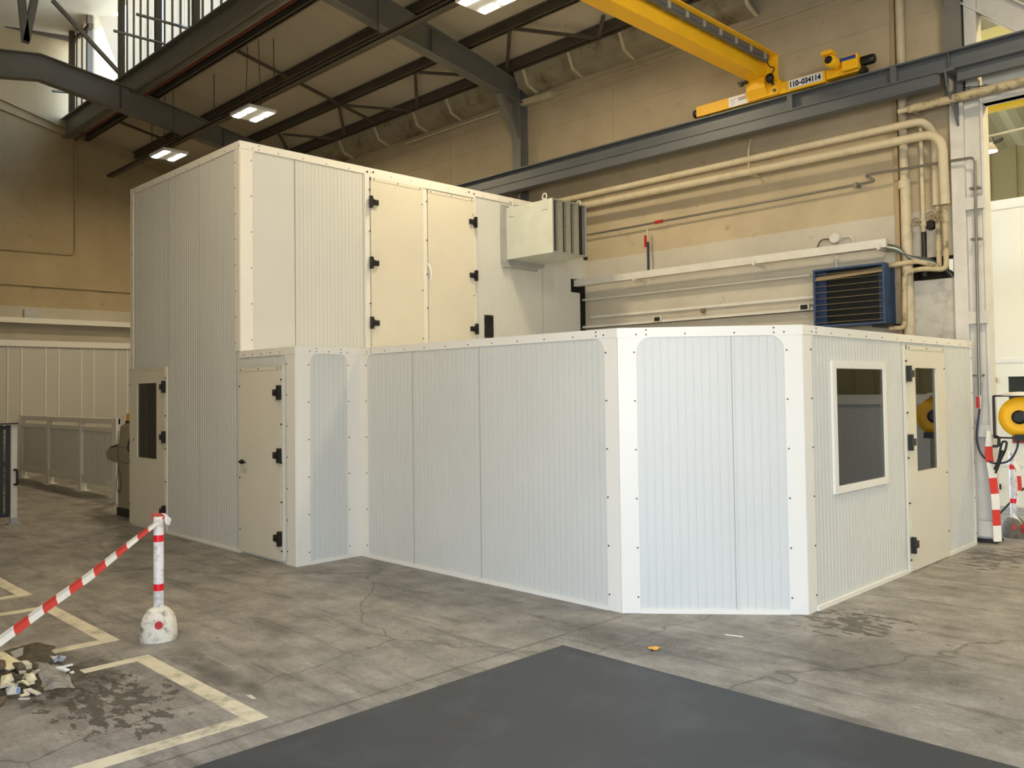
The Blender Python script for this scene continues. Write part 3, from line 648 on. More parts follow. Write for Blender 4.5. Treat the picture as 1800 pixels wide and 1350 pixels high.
MB().box(XT, XT+.06, 3.40, 4.15, 3.66, 3.72).build('support_angle', M_galvdull, sil)
W = by1-by0; ed = [(x-993)/547*W for x in (1027, 1092, 1172, 1228, 1302, 1357, 1432, 1497, 1540)]
for a, b in ((ed[1], ed[2]), (ed[3], ed[4]), (ed[5], ed[6])): MB().box(bx0+.1, bx1-.02, by0+a, by0+b, bz0+t, bz1-t).build('baffle', M_filt, sil)
MB().box(bx1-.07, bx1-.065, by0+t, by1-t, bz0+t, bz1-t).build('inner_screen', M_void, sil)  # added black sheet, paints the shade between the baffles
mb = MB()
for k in range(31): y = by0+.02+k*(W-.04)/30; mb.box(bx1-.006, bx1-.003, y-.0008, y+.0008, bz0+.01, bz1-.01)
for k in range(32): z = bz0+.02+k*(bz1-bz0-.04)/31; mb.box(bx1-.003, bx1, by0+.01, by1-.01, z-.0008, z+.0008)
mb.build('wire_mesh', M_steeldark, sil)
mb = MB(); mb.box(bx1-.01, bx1+.008, by0, by0+.025, bz0, bz1).box(bx1-.01, bx1+.008, by1-.03, by1, bz0, bz1).box(bx1-.01, bx1+.006, by0, by1, bz1-.015, bz1).box(bx1-.01, bx1+.006, by0, by1, bz0, bz0+.015); mb.build('front_frame', M_galvdull, sil)
for xx in (bx0+.14, bx1-.14):
    for yy, s in ((by0, -1), (by1, 1)):
        mb = MB(); mb.box(xx-.045, xx+.045, yy, yy+s*.008, bz1-.14, bz1+.02)
        ring = [(xx+.04*math.cos(q*math.pi/8), yy+s*.004, bz1+.035+.055*math.sin(q*math.pi/8)) for q in range(-1, 10)]
        mb.tube(ring, .011, 6); mb.build('lifting_lug', M_galv, sil)
MB().tube([(bx1-.02, by1-.03, bz0-.025), (bx1+.03, by1-.03, bz0-.025)], .025, 10).build('drain_stub', M_black, sil)

# ================================================================ CRANE AND RUNWAY
ry = 4.95
root = thing('crane_runway', (-5, ry, 5.25), 'long grey steel crane runway beam along the right wall', 'crane beam')
mb = MB(); mb.ibeam((-16, ry, 5.51), (7, ry, 5.51), .22, .2, .018, .012); mb.build('runway_beam', M_rail, root)
for px in (1390, 1573): 
    x = at(px, 150, 'y', ry-.05).x; MB().box(x-.035, x+.035, ry-.1, ry+.1, 5.42, 5.60).build('stiffener', M_rail, root)
x = at(1668, 95, 'y', ry-.05).x; MB().box(x-.004, x+.004, ry-.08, ry+.08, 5.42, 5.60).build('splice_plate', M_rail, root)
MB().box(-16, 7, ry-.03, ry+.03, 5.62, 5.645).build('crane_rail', M_rail, root)
xe = at(1653, 143, 'y', ry-.08).x
mb = MB(); mb.box(-16, xe, ry-.09, ry+.05, 5.385, 5.398).box(-16, xe, ry-.09, ry-.08, 5.26, 5.39).box(-16, xe, ry-.11, ry+.05, 5.25, 5.262); mb.build('lower_channel', M_rail, root)
mb = MB(); mb.box(xe+.16, 7, ry-.02, ry+.05, 5.27, 5.398); mb.build('extension_channel', M_rail, root)
mb = MB(); xb = at(1668, 150, 'y', ry).x
mb.prism([(xb-.01, ry-.12, 5.39), (xb-.01, 5.36, 5.39), (xb-.01, 5.36, 4.75), (xb-.01, 5.22, 4.85), (xb-.01, ry-.08, 5.25)], (.02, 0, 0)).box(xb-.08, xb+.1, ry-.12, 5.25, 5.375, 5.398)
tag(mb.build('console_bracket', M_rail, root))

cr = thing('overhead_crane', (-1.3, ry, 5.645), 'yellow overhead travelling crane with girder and end carriage at the top', 'crane')
gx0, gx1 = -1.42, -1.19; ge = 4.80
MB().box(gx0, gx1, -6.2, ge, 5.895, 6.15).build('girder', M_yellow, cr, .004)
mb = MB().box(gx0-.015, -1.02, -6.2, ge+.02, 6.15, 6.168); mb.build('top_flange', M_yellow, cr)
mb = MB().box(gx0, -1.02, ge, ge+.015, 5.83, 6.15); mb.build('end_plate', M_yellow, cr)
mb = MB(); mb.box(-1.165, -1.09, -6.2, 4.70, 6.085, 6.148).box(-1.15, -1.10, -6.2, 4.70, 6.06, 6.085)
p = mb.build('festoon_rail', M_rail, cr)
for k in range(22): y = 4.6-k*.36; MB().box(-1.18, -1.085, y-.03, y+.03, 6.07, 6.15).build('rail_clip', M_galvdull, p)
cf = 4.86                                                        # visible face of the carriage
cx0, cx1 = -2.31, -.42
MB().box(cx0, cx1, cf, 5.04, 5.65, 5.80).build('end_carriage', M_yellow, cr, .006)
for x in (-2.15, -.62): MB().lathe((x, ry, 5.70), [(.055, -.05), (.055, .05)], 'y', 16).build('wheel', M_blackmetal, cr)
mb = MB(); mb.prism([(-1.49, cf-.03, 5.66), (-1.05, cf-.03, 5.66), (-1.0, cf-.03, 5.82), (-1.08, cf-.03, 5.9), (-1.44, cf-.03, 5.9), (-1.51, cf-.03, 5.8)], (0, .2, 0))
mb.prism([(-1.47, cf-.03, 5.67), (-1.20, cf-.03, 5.67), (-1.2, cf-.13, 5.76), (-1.2, cf-.13, 5.895), (-1.47, cf-.13, 5.895), (-1.47, cf-.13, 5.76)][::1], (0, .001, 0)) if False else None
mb.prism([(-1.46, cf-.03, 5.67), (-1.46, cf-.11, 5.77), (-1.46, cf-.11, 5.895), (-1.46, cf-.03, 5.895)], (.27, 0, 0))
s = mb.build('saddle', M_yellow, cr)
mb = MB()
for x, z in ((-1.11, 5.80), (-1.09, 5.71)): mb.lathe((x, cf-.036, z), [(.022, -.012), (.022, .012)], 'y', 8)
mb.build('bolt', M_steeldark, s)
MB().lathe((cx0-.035, ry-.02, 5.72), [(.05, -.035), (.06, -.02), (.06, .02), (.05, .036)], 'x', 18).build('buffer', M_black, cr)
F, _ = face((cx0, cf), (cx1, cf))
def onF(px, py): p = at(px, py, 'y', cf-.004); return p
a, b = onF(1281, 176), onF(1318, 172); mb = MB().box(a.x, b.x, cf-.004, cf, 5.655, 5.79); pl_ = tag(mb.build('rating_plate', M_plate, cr), label='white rating plate with a red and a green bar')
w = b.x-a.x
MB().box(a.x+w*.45, b.x-w*.1, cf-.006, cf-.004, 5.745, 5.757).build('plate_bar', M_inkred, pl_); MB().box(a.x+w*.45, b.x-w*.1, cf-.006, cf-.004, 5.722, 5.733).build('plate_bar', M_inkgreen, pl_)
MB().box(a.x+w*.78, b.x-w*.06, cf-.006, cf-.004, 5.772, 5.782).build('plate_mark', M_ink, pl_)
mb = MB()
for k in range(4): mb.box(a.x+w*.08, a.x+w*(.3 if k else .38), cf-.0055, cf-.004, 5.755-k*.024, 5.759-k*.024)
mb.build('plate_text', M_screw, pl_)
a, b = onF(1386, 150), onF(1446, 136); w = b.x-a.x
npl = tag(MB().box(a.x, b.x, cf-.004, cf, 5.68, 5.79).build('number_plate', M_plate, cr), label='white number plate reading 110-034114')
fc = bpy.data.curves.new('number', 'FONT'); fc.body = '110\u2013034114'; fc.size = .1; fc.offset = .0045; fc.extrude = .001; fc.align_x = 'CENTER'; fc.align_y = 'CENTER'
fo = bpy.data.objects.new('tmp', fc); col.objects.link(fo); bpy.context.view_layer.update()
me = bpy.data.meshes.new_from_object(fo.evaluated_get(bpy.context.evaluated_depsgraph_get())); bpy.data.objects.remove(fo)
xs_ = [v.co.x for v in me.vertices]; ys_ = [v.co.y for v in me.vertices]; kx = w*.9/(max(xs_)-min(xs_)); ky = .076/(max(ys_)-min(ys_)); mx_, my_ = (max(xs_)+min(xs_))/2, (max(ys_)+min(ys_))/2
for v in me.vertices: v.co = Vector(((a.x+b.x)/2+(v.co.x-mx_)*kx, cf-.006+v.co.z, 5.735+(v.co.y-my_)*ky))-Vector(cr.location)
me.materials.append(M_ink); to = bpy.data.objects.new('plate_number', me); col.objects.link(to); to.parent = npl
# drive at the right end of the carriage
mb = MB(); mb.box(cx1, .0, cf+.02, 5.04, 5.68, 5.80).box(-.18, .02, cf-.06, 5.04, 5.70, 5.88); gb = mb.build('gearbox', M_yellow, cr, .012)
m0 = Vector((-.13, cf-.02, 5.80))
mb = MB().lathe((-.27, 4.80, 5.83), [(.055, -.16), (.075, -.14), (.075, .12), (.06, .14), (.06, .2)], 'y', 18); mo = mb.build('drive_motor', M_yellow, cr)
MB().box(-.36, -.22, 4.62, 4.76, 5.90, 5.95).build('terminal_box', M_yellow, mo, .01)
MB().lathe((-.27, 4.645, 5.83), [(.04, -.012), (.05, -.008), (.05, .0)], 'y', 16).build('fan_cover_rim', M_blackmetal, mo)
MB().box(-.2, .0, cf-.064, cf-.06, 5.82, 5.865).build('drive_label', M_bluelabel, gb)
MB().lathe((.08, ry-.02, 5.80), [(.05, -.08), (.06, -.06), (.06, .08), (.05, .1)], 'x', 18).build('buffer', M_black, cr)
MB().lathe((.02, ry, 5.70), [(.055, -.05), (.055, .05)], 'y', 16).build('wheel', M_blackmetal, cr)
p = at(1347, 131, 'y', 4.78); MB().lathe((-1.12, 4.76, 5.86), [(.02, -.03), (.06, -.02), (.065, .03), (.03, .05)], 'x', 16).build('hose_bundle', M_black, cr)
MB().tube(smooth_path([(-1.13, 4.70, 6.07), (-1.10, 4.74, 6.0), (-1.05, 4.77, 5.99), (-1.08, 4.77, 5.92)], .05), .008, 6).build('festoon_cable', M_black, cr)
mb = MB().box(-1.53, -1.42, 4.66, 4.76, 5.87, 5.895).lathe((-1.5, 4.7, 5.86), [(.025, -.03), (.03, .0), (.02, .03)], 'y', 10); mb.build('limit_switch', M_black, cr)

# ================================================================ PIPES AND THINGS ON THE RIGHT WALL
def pipe(name, pts, r, m, label, cat='pipe', rad=.15, group=None, clips=()):
    o = MB().tube(smooth_path(pts, rad), r, 14).build(name, m)
    return tag(o, label, cat, group)
py_ = 5.10
zA, zB = 4.97, 4.80
e = at(1628, 212, 'y', py_); e2 = at(1660, 240, 'y', 5.2)
q1 = at(1648, 232, 'y', py_)
pipe('heating_pipe', [(-16, py_, zA+.02), (e.x-.02, py_, zA-.02), (at(1645, 240, 'y', 5.28).x, 5.27, at(1645, 240, 'y', 5.28).z), (at(1645, 300, 'y', 5.28).x, 5.28, 3.95)], .047, M_pipe, 'upper cream heating pipe along the wall, bending down beside the white column', rad=.18)
x2 = at(1664, 300, 'y', 5.2).x
pipe('heating_pipe', [(-16, py_-.03, zB+.06), (x2, py_-.03, zB-.04), (x2, py_+.02, 3.92)], .052, M_pipe, 'lower cream heating pipe, its bend nearest the white column', rad=.22)
x3 = at(1621, 330, 'y', 5.3).x
pipe('riser_pipe', [(x3, 5.31, 4.95), (x3, 5.31, 3.66)], .025, M_pipe, 'slim cream riser pipe left of the two thick heating pipes')
for a, l in (((1312, 283), 'hanging over the middle of the wall'), ((905, 352), 'just above the tall cabin roof')):
    p = at(*a, 'y', py_-.06); root = thing('pipe_hanger', (p.x, 5.2, 4.76), 'pipe hanger strap of the heating pipes '+l, 'hanger', 'hangers of the heating pipes')
    MB().box(p.x-.015, p.x+.015, 5.10, 5.37, 4.74, 4.77).build('bracket', M_pipe, root); MB().tube([(p.x, 5.10, 4.75), (p.x, 5.10, 5.06), (p.x, 5.16, 5.25)], .012, 6).build('strap', M_pipe, root)
# rainwater pipe and its flat casing
xa, xb_ = at(1577, 300, 'y', 5.3).x, at(1590, 300, 'y', 5.3).x
root = thing('downpipe', (xb_, 5.3, 2.2), 'cream downpipe with a flat casing strip running down the wall left of the heating risers', 'downpipe')
MB().tube([(xb_, 5.29, 4.28), (xb_, 5.29, 7.1)], .05, 14).build('upper_pipe', M_pipe, root)
MB().tube([(xb_+.01, 5.29, 0), (xb_+.01, 5.29, 4.24)], .062, 14).build('lower_pipe', M_pipe, root)
MB().tube([(xb_, 5.29, 4.22), (xb_, 5.29, 4.32)], .072, 14).build('collar', M_pipe, root)
MB().box(xa-.05, xa+.0, 5.33, 5.37, 0, 7.1).build('casing_strip', mat('tan_strip', 'a58f6c', .6), root)
# insulated pipe to the right across the white column
pa, pb = at(1597, 192, 'y', 5.05), at(1800, 143, 'y', 5.05); d = (pb-pa).normalized()
root = thing('insulated_pipe', pa, 'thick cream insulated pipe with a thin end crossing in front of the white column', 'pipe')
MB().tube([pa, pb+d*5], .05, 14).build('insulation', M_dirtypipe, root); MB().tube([pa-d*.12, pa+d*.05], .03, 10).build('pipe_end', M_pipe, root)
MB().box(pa.x+.02, pa.x+.05, 5.08, 5.37, pa.z-.03, pa.z).build('wall_bracket', M_pipe, root)
# thin zinc compressed air pipe
ay = 5.27
A = lambda px, py, y=ay: at(px, py, 'y', y)
p0 = A(1033, 413); pts = [(-4.79, ay, p0.z), (A(1120, 396).x, ay, p0.z), (A(1540, 318).x, ay, A(1540, 318).z), (A(1526, 312).x-.02, 5.20, A(1540, 315).z+.06), (1.02, 5.16, A(1695, 279, 5.16).z), (A(1714, 285, 5.16).x, 5.16, A(1700, 279, 5.16).z), (A(1716, 400, 5.16).x, 5.16, 3.7), (A(1722, 700, 5.16).x, 5.16, A(1722, 700, 5.16).z)]
air = thing('air_line', (0, ay, 1.6), 'thin grey compressed air pipe running along the wall and down the white column', 'air pipe')
MB().tube(smooth_path(pts, .06), .016, 10).build('air_pipe', M_zincpipe, air)
for px, py in ((1713, 330), (1715, 420), (1719, 660)):
    p = A(px, py, 5.17); MB().box(p.x-.05, p.x+.05, 5.15, 5.24, p.z-.012, p.z+.012).build('pipe_clip', M_zincpipe, air)
p = A(1505, 325); MB().box(p.x-.02, p.x+.02, ay-.03, 5.37, p.z-.03, p.z+.03).build('pipe_clip', M_zincpipe, air)
e = Vector(pts[-1]); tag(MB().box(e.x-.03, e.x+.005, e.y-.03, e.y-.015, e.z-.11, e.z+.02).build('shut_off_lever', M_red, air), label='red shut-off lever'); MB().tube([e+Vector((0, 0, .03)), e-Vector((0, 0, .12))], [.022, .014], 10).build('valve_body', M_galv, air)
# drop with red valves above the trunking
t = A(1139, 403); drop = thing('air_drop', (t.x, 5.25, 3.6), 'short air drop with a red valve above the white trunking', 'air pipe')
MB().tube([(t.x, 5.25, t.z), (t.x, 5.25, t.z-.2)], .017, 8).build('tee', M_pipe, drop)
tag(MB().box(t.x-.025, t.x+.005, 5.20, 5.22, t.z-.28, t.z-.1).build('valve_lever', M_red, drop), label='red valve lever')
MB().tube([(t.x+.01, 5.25, t.z-.2), (t.x+.01, 5.25, 3.602)], .02, 8).build('dark_hose', M_hose, drop)
r_ = A(1160, 390); tag(MB().tube([(r_.x-.08, 5.26, r_.z), (r_.x+.06, 5.26, r_.z+.005)], .026, 8).build('line_valve', M_red), 'red valve on the grey air pipe beside the drop', 'valve')
# trunking
tr = thing('cable_trunking', (-2.3, 5.2, 3.5), 'long white cable trunking box standing off the wall', 'trunking'); xt1 = at(1557, 420, 'y', 5.08).x
MB().box(-4.86, xt1, 5.08, 5.19, 3.50, 3.605).build('trunking_box', M_white, tr)
for px, py in ((1116, 492), (1327, 463), (1546, 433)):
    x = at(px, py, 'y', 5.1).x; mb = MB().box(x-.02, x+.02, 5.06, 5.37, 3.475, 3.498).box(x-.015, x+.015, 5.055, 5.075, 3.475, 3.54); mb.build('support_arm', M_white, tr)
p = at(1466, 421, 'y', 5.3); jb = thing('junction_box', (p.x, 5.33, p.z), 'round junction box with looped conduits on the wall above the trunking', 'junction box')
MB().lathe((p.x, 5.335, p.z+.02), [(.065, -.035), (.075, -.02), (.075, .035)], 'y', 8).build('box_body', M_white, jb)
for s in (-1, 1): MB().tube(smooth_path([(p.x+s*.07, 5.34, p.z+.02), (p.x+s*.2, 5.34, p.z+.03), (p.x+s*.25, 5.34, p.z-.08)], .06), .01, 6).build('conduit_loop', M_white if s > 0 else M_steeldark, jb)
# unit heater
hx0, hx1, hz0, hz1, hy = -.685, .215, 2.56, 3.30, 4.95
ht = thing('unit_heater', ((hx0+hx1)/2, 5.1, hz0), 'blue unit heater with black louvred front on the right wall', 'heater')
mb = MB(); t = .025
mb.box(hx0, hx0+t, hy, 5.28, hz0, hz1).box(hx1-t, hx1, hy, 5.28, hz0, hz1).box(hx0+t, hx1-t, hy, 5.28, hz0, hz0+t).box(hx0+t, hx1-t, hy, 5.28, hz1-t, hz1).box(hx0+t, hx1-t, 5.24, 5.28, hz0+t, hz1-t)
mb.build('casing', M_blue, ht)
MB().box(hx0+t, hx1-t, hy+.12, hy+.2, hz0+t, hz1-t).build('coil', M_coil, ht)
mb = MB(); n = 42
for k in range(n): z = hz0+.04+k*(hz1-hz0-.08)/(n-1); mb.box(hx0+.14, hx1-.1, hy+.10, hy+.12, z-.002, z+.002)
mb.build('fins', mat('dark_fins', '2a2b28', .5, .3), ht)
for a, b in ((hx0+t, hx0+.14), (hx1-.10, hx1-t)): MB().box(a, b, hy+.08, hy+.11, hz0+t, hz1-t).build('coil_end_plate', M_bluedark, ht)
for k in range(9):
    z = hz0+.055+k*.077; MB().hexa([(hx0+t, hy+.005, z-.003), (hx1-t, hy+.005, z-.003), (hx1-t, hy+.04, z+.004), (hx0+t, hy+.04, z+.004), (hx0+t, hy+.005, z), (hx1-t, hy+.005, z), (hx1-t, hy+.04, z+.007), (hx0+t, hy+.04, z+.007)]).build('louvre', M_brass, ht)
MB().hexa([(hx0+t, hy+.005, hz1-.15), (hx1-t, hy+.005, hz1-.115), (hx1-t, hy+.04, hz1-.06), (hx0+t, hy+.04, hz1-.10), (hx0+t, hy+.0, hz1-.145), (hx1-t, hy+.0, hz1-.11), (hx1-t, hy+.035, hz1-.05), (hx0+t, hy+.035, hz1-.09)]).build('raised_louvre', M_brass, ht)
mb = MB().box(hx0+.1, hx0+.15, 5.28, 5.37, hz0+.1, hz0+.2).box(hx1-.15, hx1-.1, 5.28, 5.37, hz0+.1, hz0+.2).box(hx1-.2, hx1+.05, hy+.1, 5.37, hz0-.03, hz0); mb.build('wall_mount', M_blackmetal, ht)
# heater supply pipes with wheel valves
H = lambda px, py, y=5.2: at(px, py, 'y', y)
va, vb = H(1648, 430), H(1664, 430)
s1 = [(va.x, 5.24, 3.93), (va.x, 5.24, H(1648, 461).z), (va.x, 5.24, H(1649, 466).z-.03), (H(1620, 462).x, 5.12, H(1620, 460).z), (hx1-.02, 5.12, H(1578, 465, 5.12).z)]
s2 = [(vb.x, 5.17, 3.90), (vb.x, 5.17, H(1664, 474).z), (H(1625, 471).x, 5.13, H(1635, 472).z), (H(1594, 482).x, 5.13, H(1594, 480).z), (H(1594, 575).x, 5.13, H(1594, 577).z), (hx1-.02, 5.13, H(1575, 577).z)]
for s, l, wp in ((s1, 'dirty cream pipe with wheel valve feeding the top of the blue heater', (1639, 380)), (s2, 'dirty cream pipe with wheel valve looping down to the bottom of the blue heater', (1659, 384))):
    root = thing('heater_pipe', s[-1], l, 'pipe', 'heater connections'); MB().tube(smooth_path(s, .07), .03, 12).build('supply_pipe', M_dirtypipe, root)
    b = Vector((s[0][0], s[0][1], H(wp[0], wp[1]).z)); MB().tube([b+Vector((0, 0, .06)), b+Vector((0, 0, .03)), b-Vector((0, 0, .03)), b-Vector((0, 0, .06))], [.035, .042, .042, .035], 12).build('valve_body', M_dirtypipe, root)
    wv = MB(); c = b+Vector((-.05, -.1, 0)); ring = [c+Vector((.045*math.cos(q*math.pi/8), 0, .045*math.sin(q*math.pi/8))) for q in range(17)]
    wv.tube(ring, .008, 6).tube([b, c], .01, 6)
    for q in range(5): wv.tube([c, c+Vector((.045*math.cos(q*1.257), 0, .045*math.sin(q*1.257)))], .006, 5)
    wv.build('hand_wheel', M_brass, root)
b = Vector((x3, 5.31, H(1622, 388).z)); c = b+Vector((-.06, -.1, 0)); root = thing('wheel_valve', b, 'wheel valve on the slim riser pipe left of the gauge', 'valve'); wv = MB()
wv.tube([c+Vector((.045*math.cos(q*math.pi/8), 0, .045*math.sin(q*math.pi/8))) for q in range(17)], .008, 6).tube([b, c], .01, 6)
for q in range(5): wv.tube([c, c+Vector((.045*math.cos(q*1.257), 0, .045*math.sin(q*1.257)))], .006, 5)
wv.build('hand_wheel', M_brass, root); MB().tube([b+Vector((0, 0, .05)), b-Vector((0, 0, .05))], .035, 10).build('valve_body', M_pipe, root)
p = H(1637, 396, 5.36); tag(MB().lathe((p.x, 5.345, p.z), [(.05, -.03), (.06, -.02), (.06, .025)], 'y', 20).build('gauge', M_black), 'round black gauge on the white wall beside the wheel valves', 'gauge')
tag(MB().tube([(x3, 5.31, 3.66), (x3, 5.31, 3.12)], .03, 10).build('black_pipe', M_blackmetal), 'black pipe end below the slim riser in front of the wall opening', 'pipe')
for k, (z0, z1, c, l) in enumerate(((3.40, 3.12, M_cable, 'lowest'), (3.42, 3.16, M_cable, 'second lowest'), (3.44, 3.2, M_cablew, 'pale'), (3.46, 3.25, M_cable, 'thickest grey'), (3.47, 3.29, M_cable, 'uppermost'))):
    pts = [(xt1-.02, 5.13, z0+.07), (xt1+.12, 5.15, z0+.03), (.42, 5.22, 3.37-.012*k), (.62, 5.3, 3.33-.02*k), (.74+.02*k, 5.42, 3.22-.01*k), (.78+.02*k, 5.6, 3.05)]
    tag(MB().tube(smooth_path(pts, .12), .013, 6).build('cable', c), '%s cable running from the trunking end into the wall opening' % l, 'cable', 'cables at the trunking end')
p = H(1603, 610, 5.355); q = H(1603, 500, 5.355); tag(MB().box(.38, .9, 5.35, 5.368, 2.0, 3.07).build('wall_sheet', mat('stained_white_sheet', 'bab7ae', .6, var=.1, vscale=3, dirt='4c463c', dirt_amt=.4, dscale=4.5)), 'stained white sheet on the wall between heater and white column', 'wall panel')
# small runs low on the wall
p, q = at(1030, 527, 'y', 5.3), at(1425, 488, 'y', 5.3)
pipe('wall_conduit', [(-4.9, 5.3, p.z), (q.x, 5.3, p.z)], .016, M_white, 'thin white pipe on the wall under the trunking')
p, q = at(1030, 573, 'y', 5.3), at(1430, 538, 'y', 5.3)
o = MB().box(-4.9, q.x, 5.28, 5.37, p.z-.05, p.z-.04).box(-4.9, q.x, 5.28, 5.285, p.z-.05, p.z).build('wire_duct', M_white); tag(o, 'narrow white wire duct just above the low cabin roof', 'trunking')
o = MB().box(-4.7, q.x, 5.335, 5.37, p.z+.12, p.z+.16).build('wall_strip', M_white); tag(o, 'white ledge strip on the wall above the wire duct', 'ledge')
for (px, py), l in (((1157, 561), 'left end of the wire duct'), ((1415, 540), 'blue heater')):
    c = at(px, py, 'y', 5.28); root = thing('socket_box', c, 'small white socket box low on the wall near the '+l, 'socket box', 'socket boxes low on the wall')
    MB().box(c.x-.07, c.x+.07, 5.25, 5.37, c.z-.04, c.z+.04).build('box_body', M_white, root); MB().box(c.x-.05, c.x+.05, 5.245, 5.25, c.z-.03, c.z+.03).build('opening', M_black, root)
c = at(1235, 546, 'y', 5.33); tag(MB().lathe((c.x, 5.33, c.z), [(.02, -.03), (.035, -.01), (.035, .04)], 'y', 14).build('wall_hook', M_brass), 'small round fitting on the wall between trunking and wire duct', 'fitting')
c = at(1470, 450, 'y', 5.34); tag(MB().tube([(c.x, 5.34, 3.50), (c.x, 5.34, 3.30)], .02, 8).build('conduit_stub', M_white), 'short white conduit between the trunking and the blue heater', 'conduit')

# ---- white column at the end of the wall
wc = thing('white_column', (1.09, 5.3, 0), 'white painted steel column at the end of the right wall', 'column')
xl, xm, xr = .905, 1.052, 1.262
MB().box(xl, xm, 5.24, 5.44, 0, 5.14).build('left_flange', M_white, wc, .004)
MB().box(xm, xr-.03, 5.30, 5.42, 0, 5.14).build('web', M_white, wc)
MB().box(xr-.03, xr, 5.24, 5.44, 0, 5.18).build('right_flange', M_white, wc, .003)
for py in (356, 558, 757, 928): z = at(1718, py, 'y', 5.23).z; MB().box(xm-.005, xr-.005, 5.225, 5.245, z-.07 if py < 900 else z-.09, z+.07 if py < 900 else z+.09).build('batten_plate', M_white, wc)
MB().box(xl-.02, xr+.02, 5.22, 5.46, 0, .035).build('base_plate', M_blackmetal, wc)
a, b = at(1706, 50, 'y', 5.3).x-.05, at(1706, 50, 'y', 5.3).x+.05
MB().box(1.09, 1.22, 5.24, 5.42, 5.14, 6.9).build('upper_shaft', M_white, wc)
p, q = Vector((1.16, 5.33, 6.36)), Vector((1.70, 5.33, 5.89)); d = (q-p).normalized(); tag(MB().ibeam(p-d*.05, p+d*1.1, .27, .2, .02, .03).build('white_brace', M_white), 'white diagonal truss member at the top right corner', 'brace')
lz0 = at(1770, 171, 'y', 5.2).z; lz1 = at(1770, 119, 'y', 5.2).z
lt = thing('lintel_beam', (4, 5.3, lz0), 'white lintel beam over the opening to the next hall', 'beam'); MB().box(xr+.0, 8.5, 5.24, 5.36, lz0, lz1).box(xr+.0, 8.5, 5.20, 5.4, lz0, lz0+.02).build('lintel', M_white, lt)
p, q = at(1693, 155, 'y', 5.1), at(1765, 147, 'y', 5.1); tb = thing('guy_wire', p, 'thin steel wire with turnbuckle in front of the white column top', 'wire'); MB().tube([p, q, q+(q-p)*4], .006, 5).build('wire', M_blackmetal, tb)
for f in (.15, .55, .9): c = p+(q-p)*f; MB().tube([c-(q-p)*.05, c, c+(q-p)*.05], [.008, .02, .008], 8).build('turnbuckle', M_zincpipe, tb)

# ================================================================ NEXT HALL (seen through the opening)
ny = 8.6
M_nb = mat('cream_neighbour_panel', (.78, .74, .62), .45); M_nbwall = mat('grey_green_cladding', '968c64', .6); M_ncorr = mat('corrugated_ceiling', 'b0a684', .7)
nc = thing('neighbour_cabin', (3, ny, 0), 'cream cabin with a small window in the next hall behind the white column', 'cabin')
ntop = at(1770, 350, 'y', ny).z
F, L = face((-2.5, ny), (2.6, ny)); mb = MB(); wa, wb = at(1772, 662, 'y', ny), at(1800, 745, 'y', ny); hole = (wa.x+2.5, wa.x+2.5+.9, at(1772, 742, 'y', ny).z, at(1772, 662, 'y', ny).z)
slab(mb, F, L, 0, ntop, [hole]); 
for k in range(5): u = at(1794, 400, 'y', ny).x+2.5+(k-3)*1.15; mb.fbox(F, u, u+.008, 0, ntop-.15, 0, .004)
mb.build('wall_panel', M_nb, nc); mb = MB(); mb.fbox(F, 0, L, ntop-.14, ntop, 0, .012); z = at(1770, 634, 'y', ny).z; mb.fbox(F, 0, L, z-.03, z+.03, 0, .008); z = at(1770, 817, 'y', ny).z; mb.fbox(F, 0, L, z-.02, z+.02, 0, .008); mb.build('trim', M_trim, nc)
pane(nc, F, *hole, -.02); MB().box(-2.5, 2.6, ny+.06, ny+2.2, ntop-.06, ntop).box(-2.5, 2.6, ny+2.1, ny+2.16, 0, ntop-.06).box(2.54, 2.6, ny+.06, ny+2.1, 0, ntop-.06).box(-2.5, -2.44, ny+.06, ny+2.1, 0, ntop-.06).build('roof_panel', M_nb, nc)
for px, py in ((1748, 668), (1756, 855)):
    p = at(px, py, 'y', ny); MB().box(p.x-.03, p.x+.03, ny-.03, ny, p.z-.04, p.z+.04).build('latch', M_black, nc)
p = at(1790, 768, 'y', ny-.02); MB().box(p.x-.08, p.x+.4, ny-.02, ny, p.z-.09, p.z+.11).build('red_panel', mat('rust_red_sheet', '7a2a22', .6), nc)
mb = MB(); F2, L2 = face((-4, 12.0), (9, 12.0)); slab(mb, F2, L2, 0, 6.3)
for k in range(30): mb.fbox(F2, k*.43, k*.43+.02, 0, 6.3, 0, .02)
struct(mb, 'wall_neighbour', M_nbwall)
mb = MB(); n = 90; yy0, yy1, zz0, zz1 = 5.5, 12.2, 8.3, 6.05
vs_ = []
for k in range(n+1):
    x = -4+k*13/n; o = .05 if (k//2) % 2 else 0; vs_ += [(x, yy0, zz0+o), (x, yy1, zz1+o)]
mb.add(vs_, [(2*k, 2*k+1, 2*k+3, 2*k+2) for k in range(n)]); mb.box(-4, 9, 5.45, 12.2, 8.6, 8.7); struct(mb, 'ceiling_neighbour', M_ncorr)
yb0 = at(1742, 188, 'y', 7.0); o = MB().ibeam((-1, 7.0, yb0.z+.05), (9, 7.0, yb0.z+.05), .22, .16, .03, .02).build('yellow_beam', mat('bright_yellow', 'f0c515', .4)); tag(o, 'bright yellow crane beam under the ceiling of the next hall', 'beam')
p = at(1735, 62, 'y', 7.6); o = MB().beam((-1, 7.6, p.z-.12), (9, 7.6, p.z-.12), .3, .3).build('pale_yellow_beam', mat('pale_yellow', 'e8cf78', .5)); tag(o, 'pale yellow box beam high in the next hall above the grey runway', 'beam')
pp, qq = at(1738, 240, 'y', 7.8), at(1800, 226, 'y', 7.8); d = qq-pp
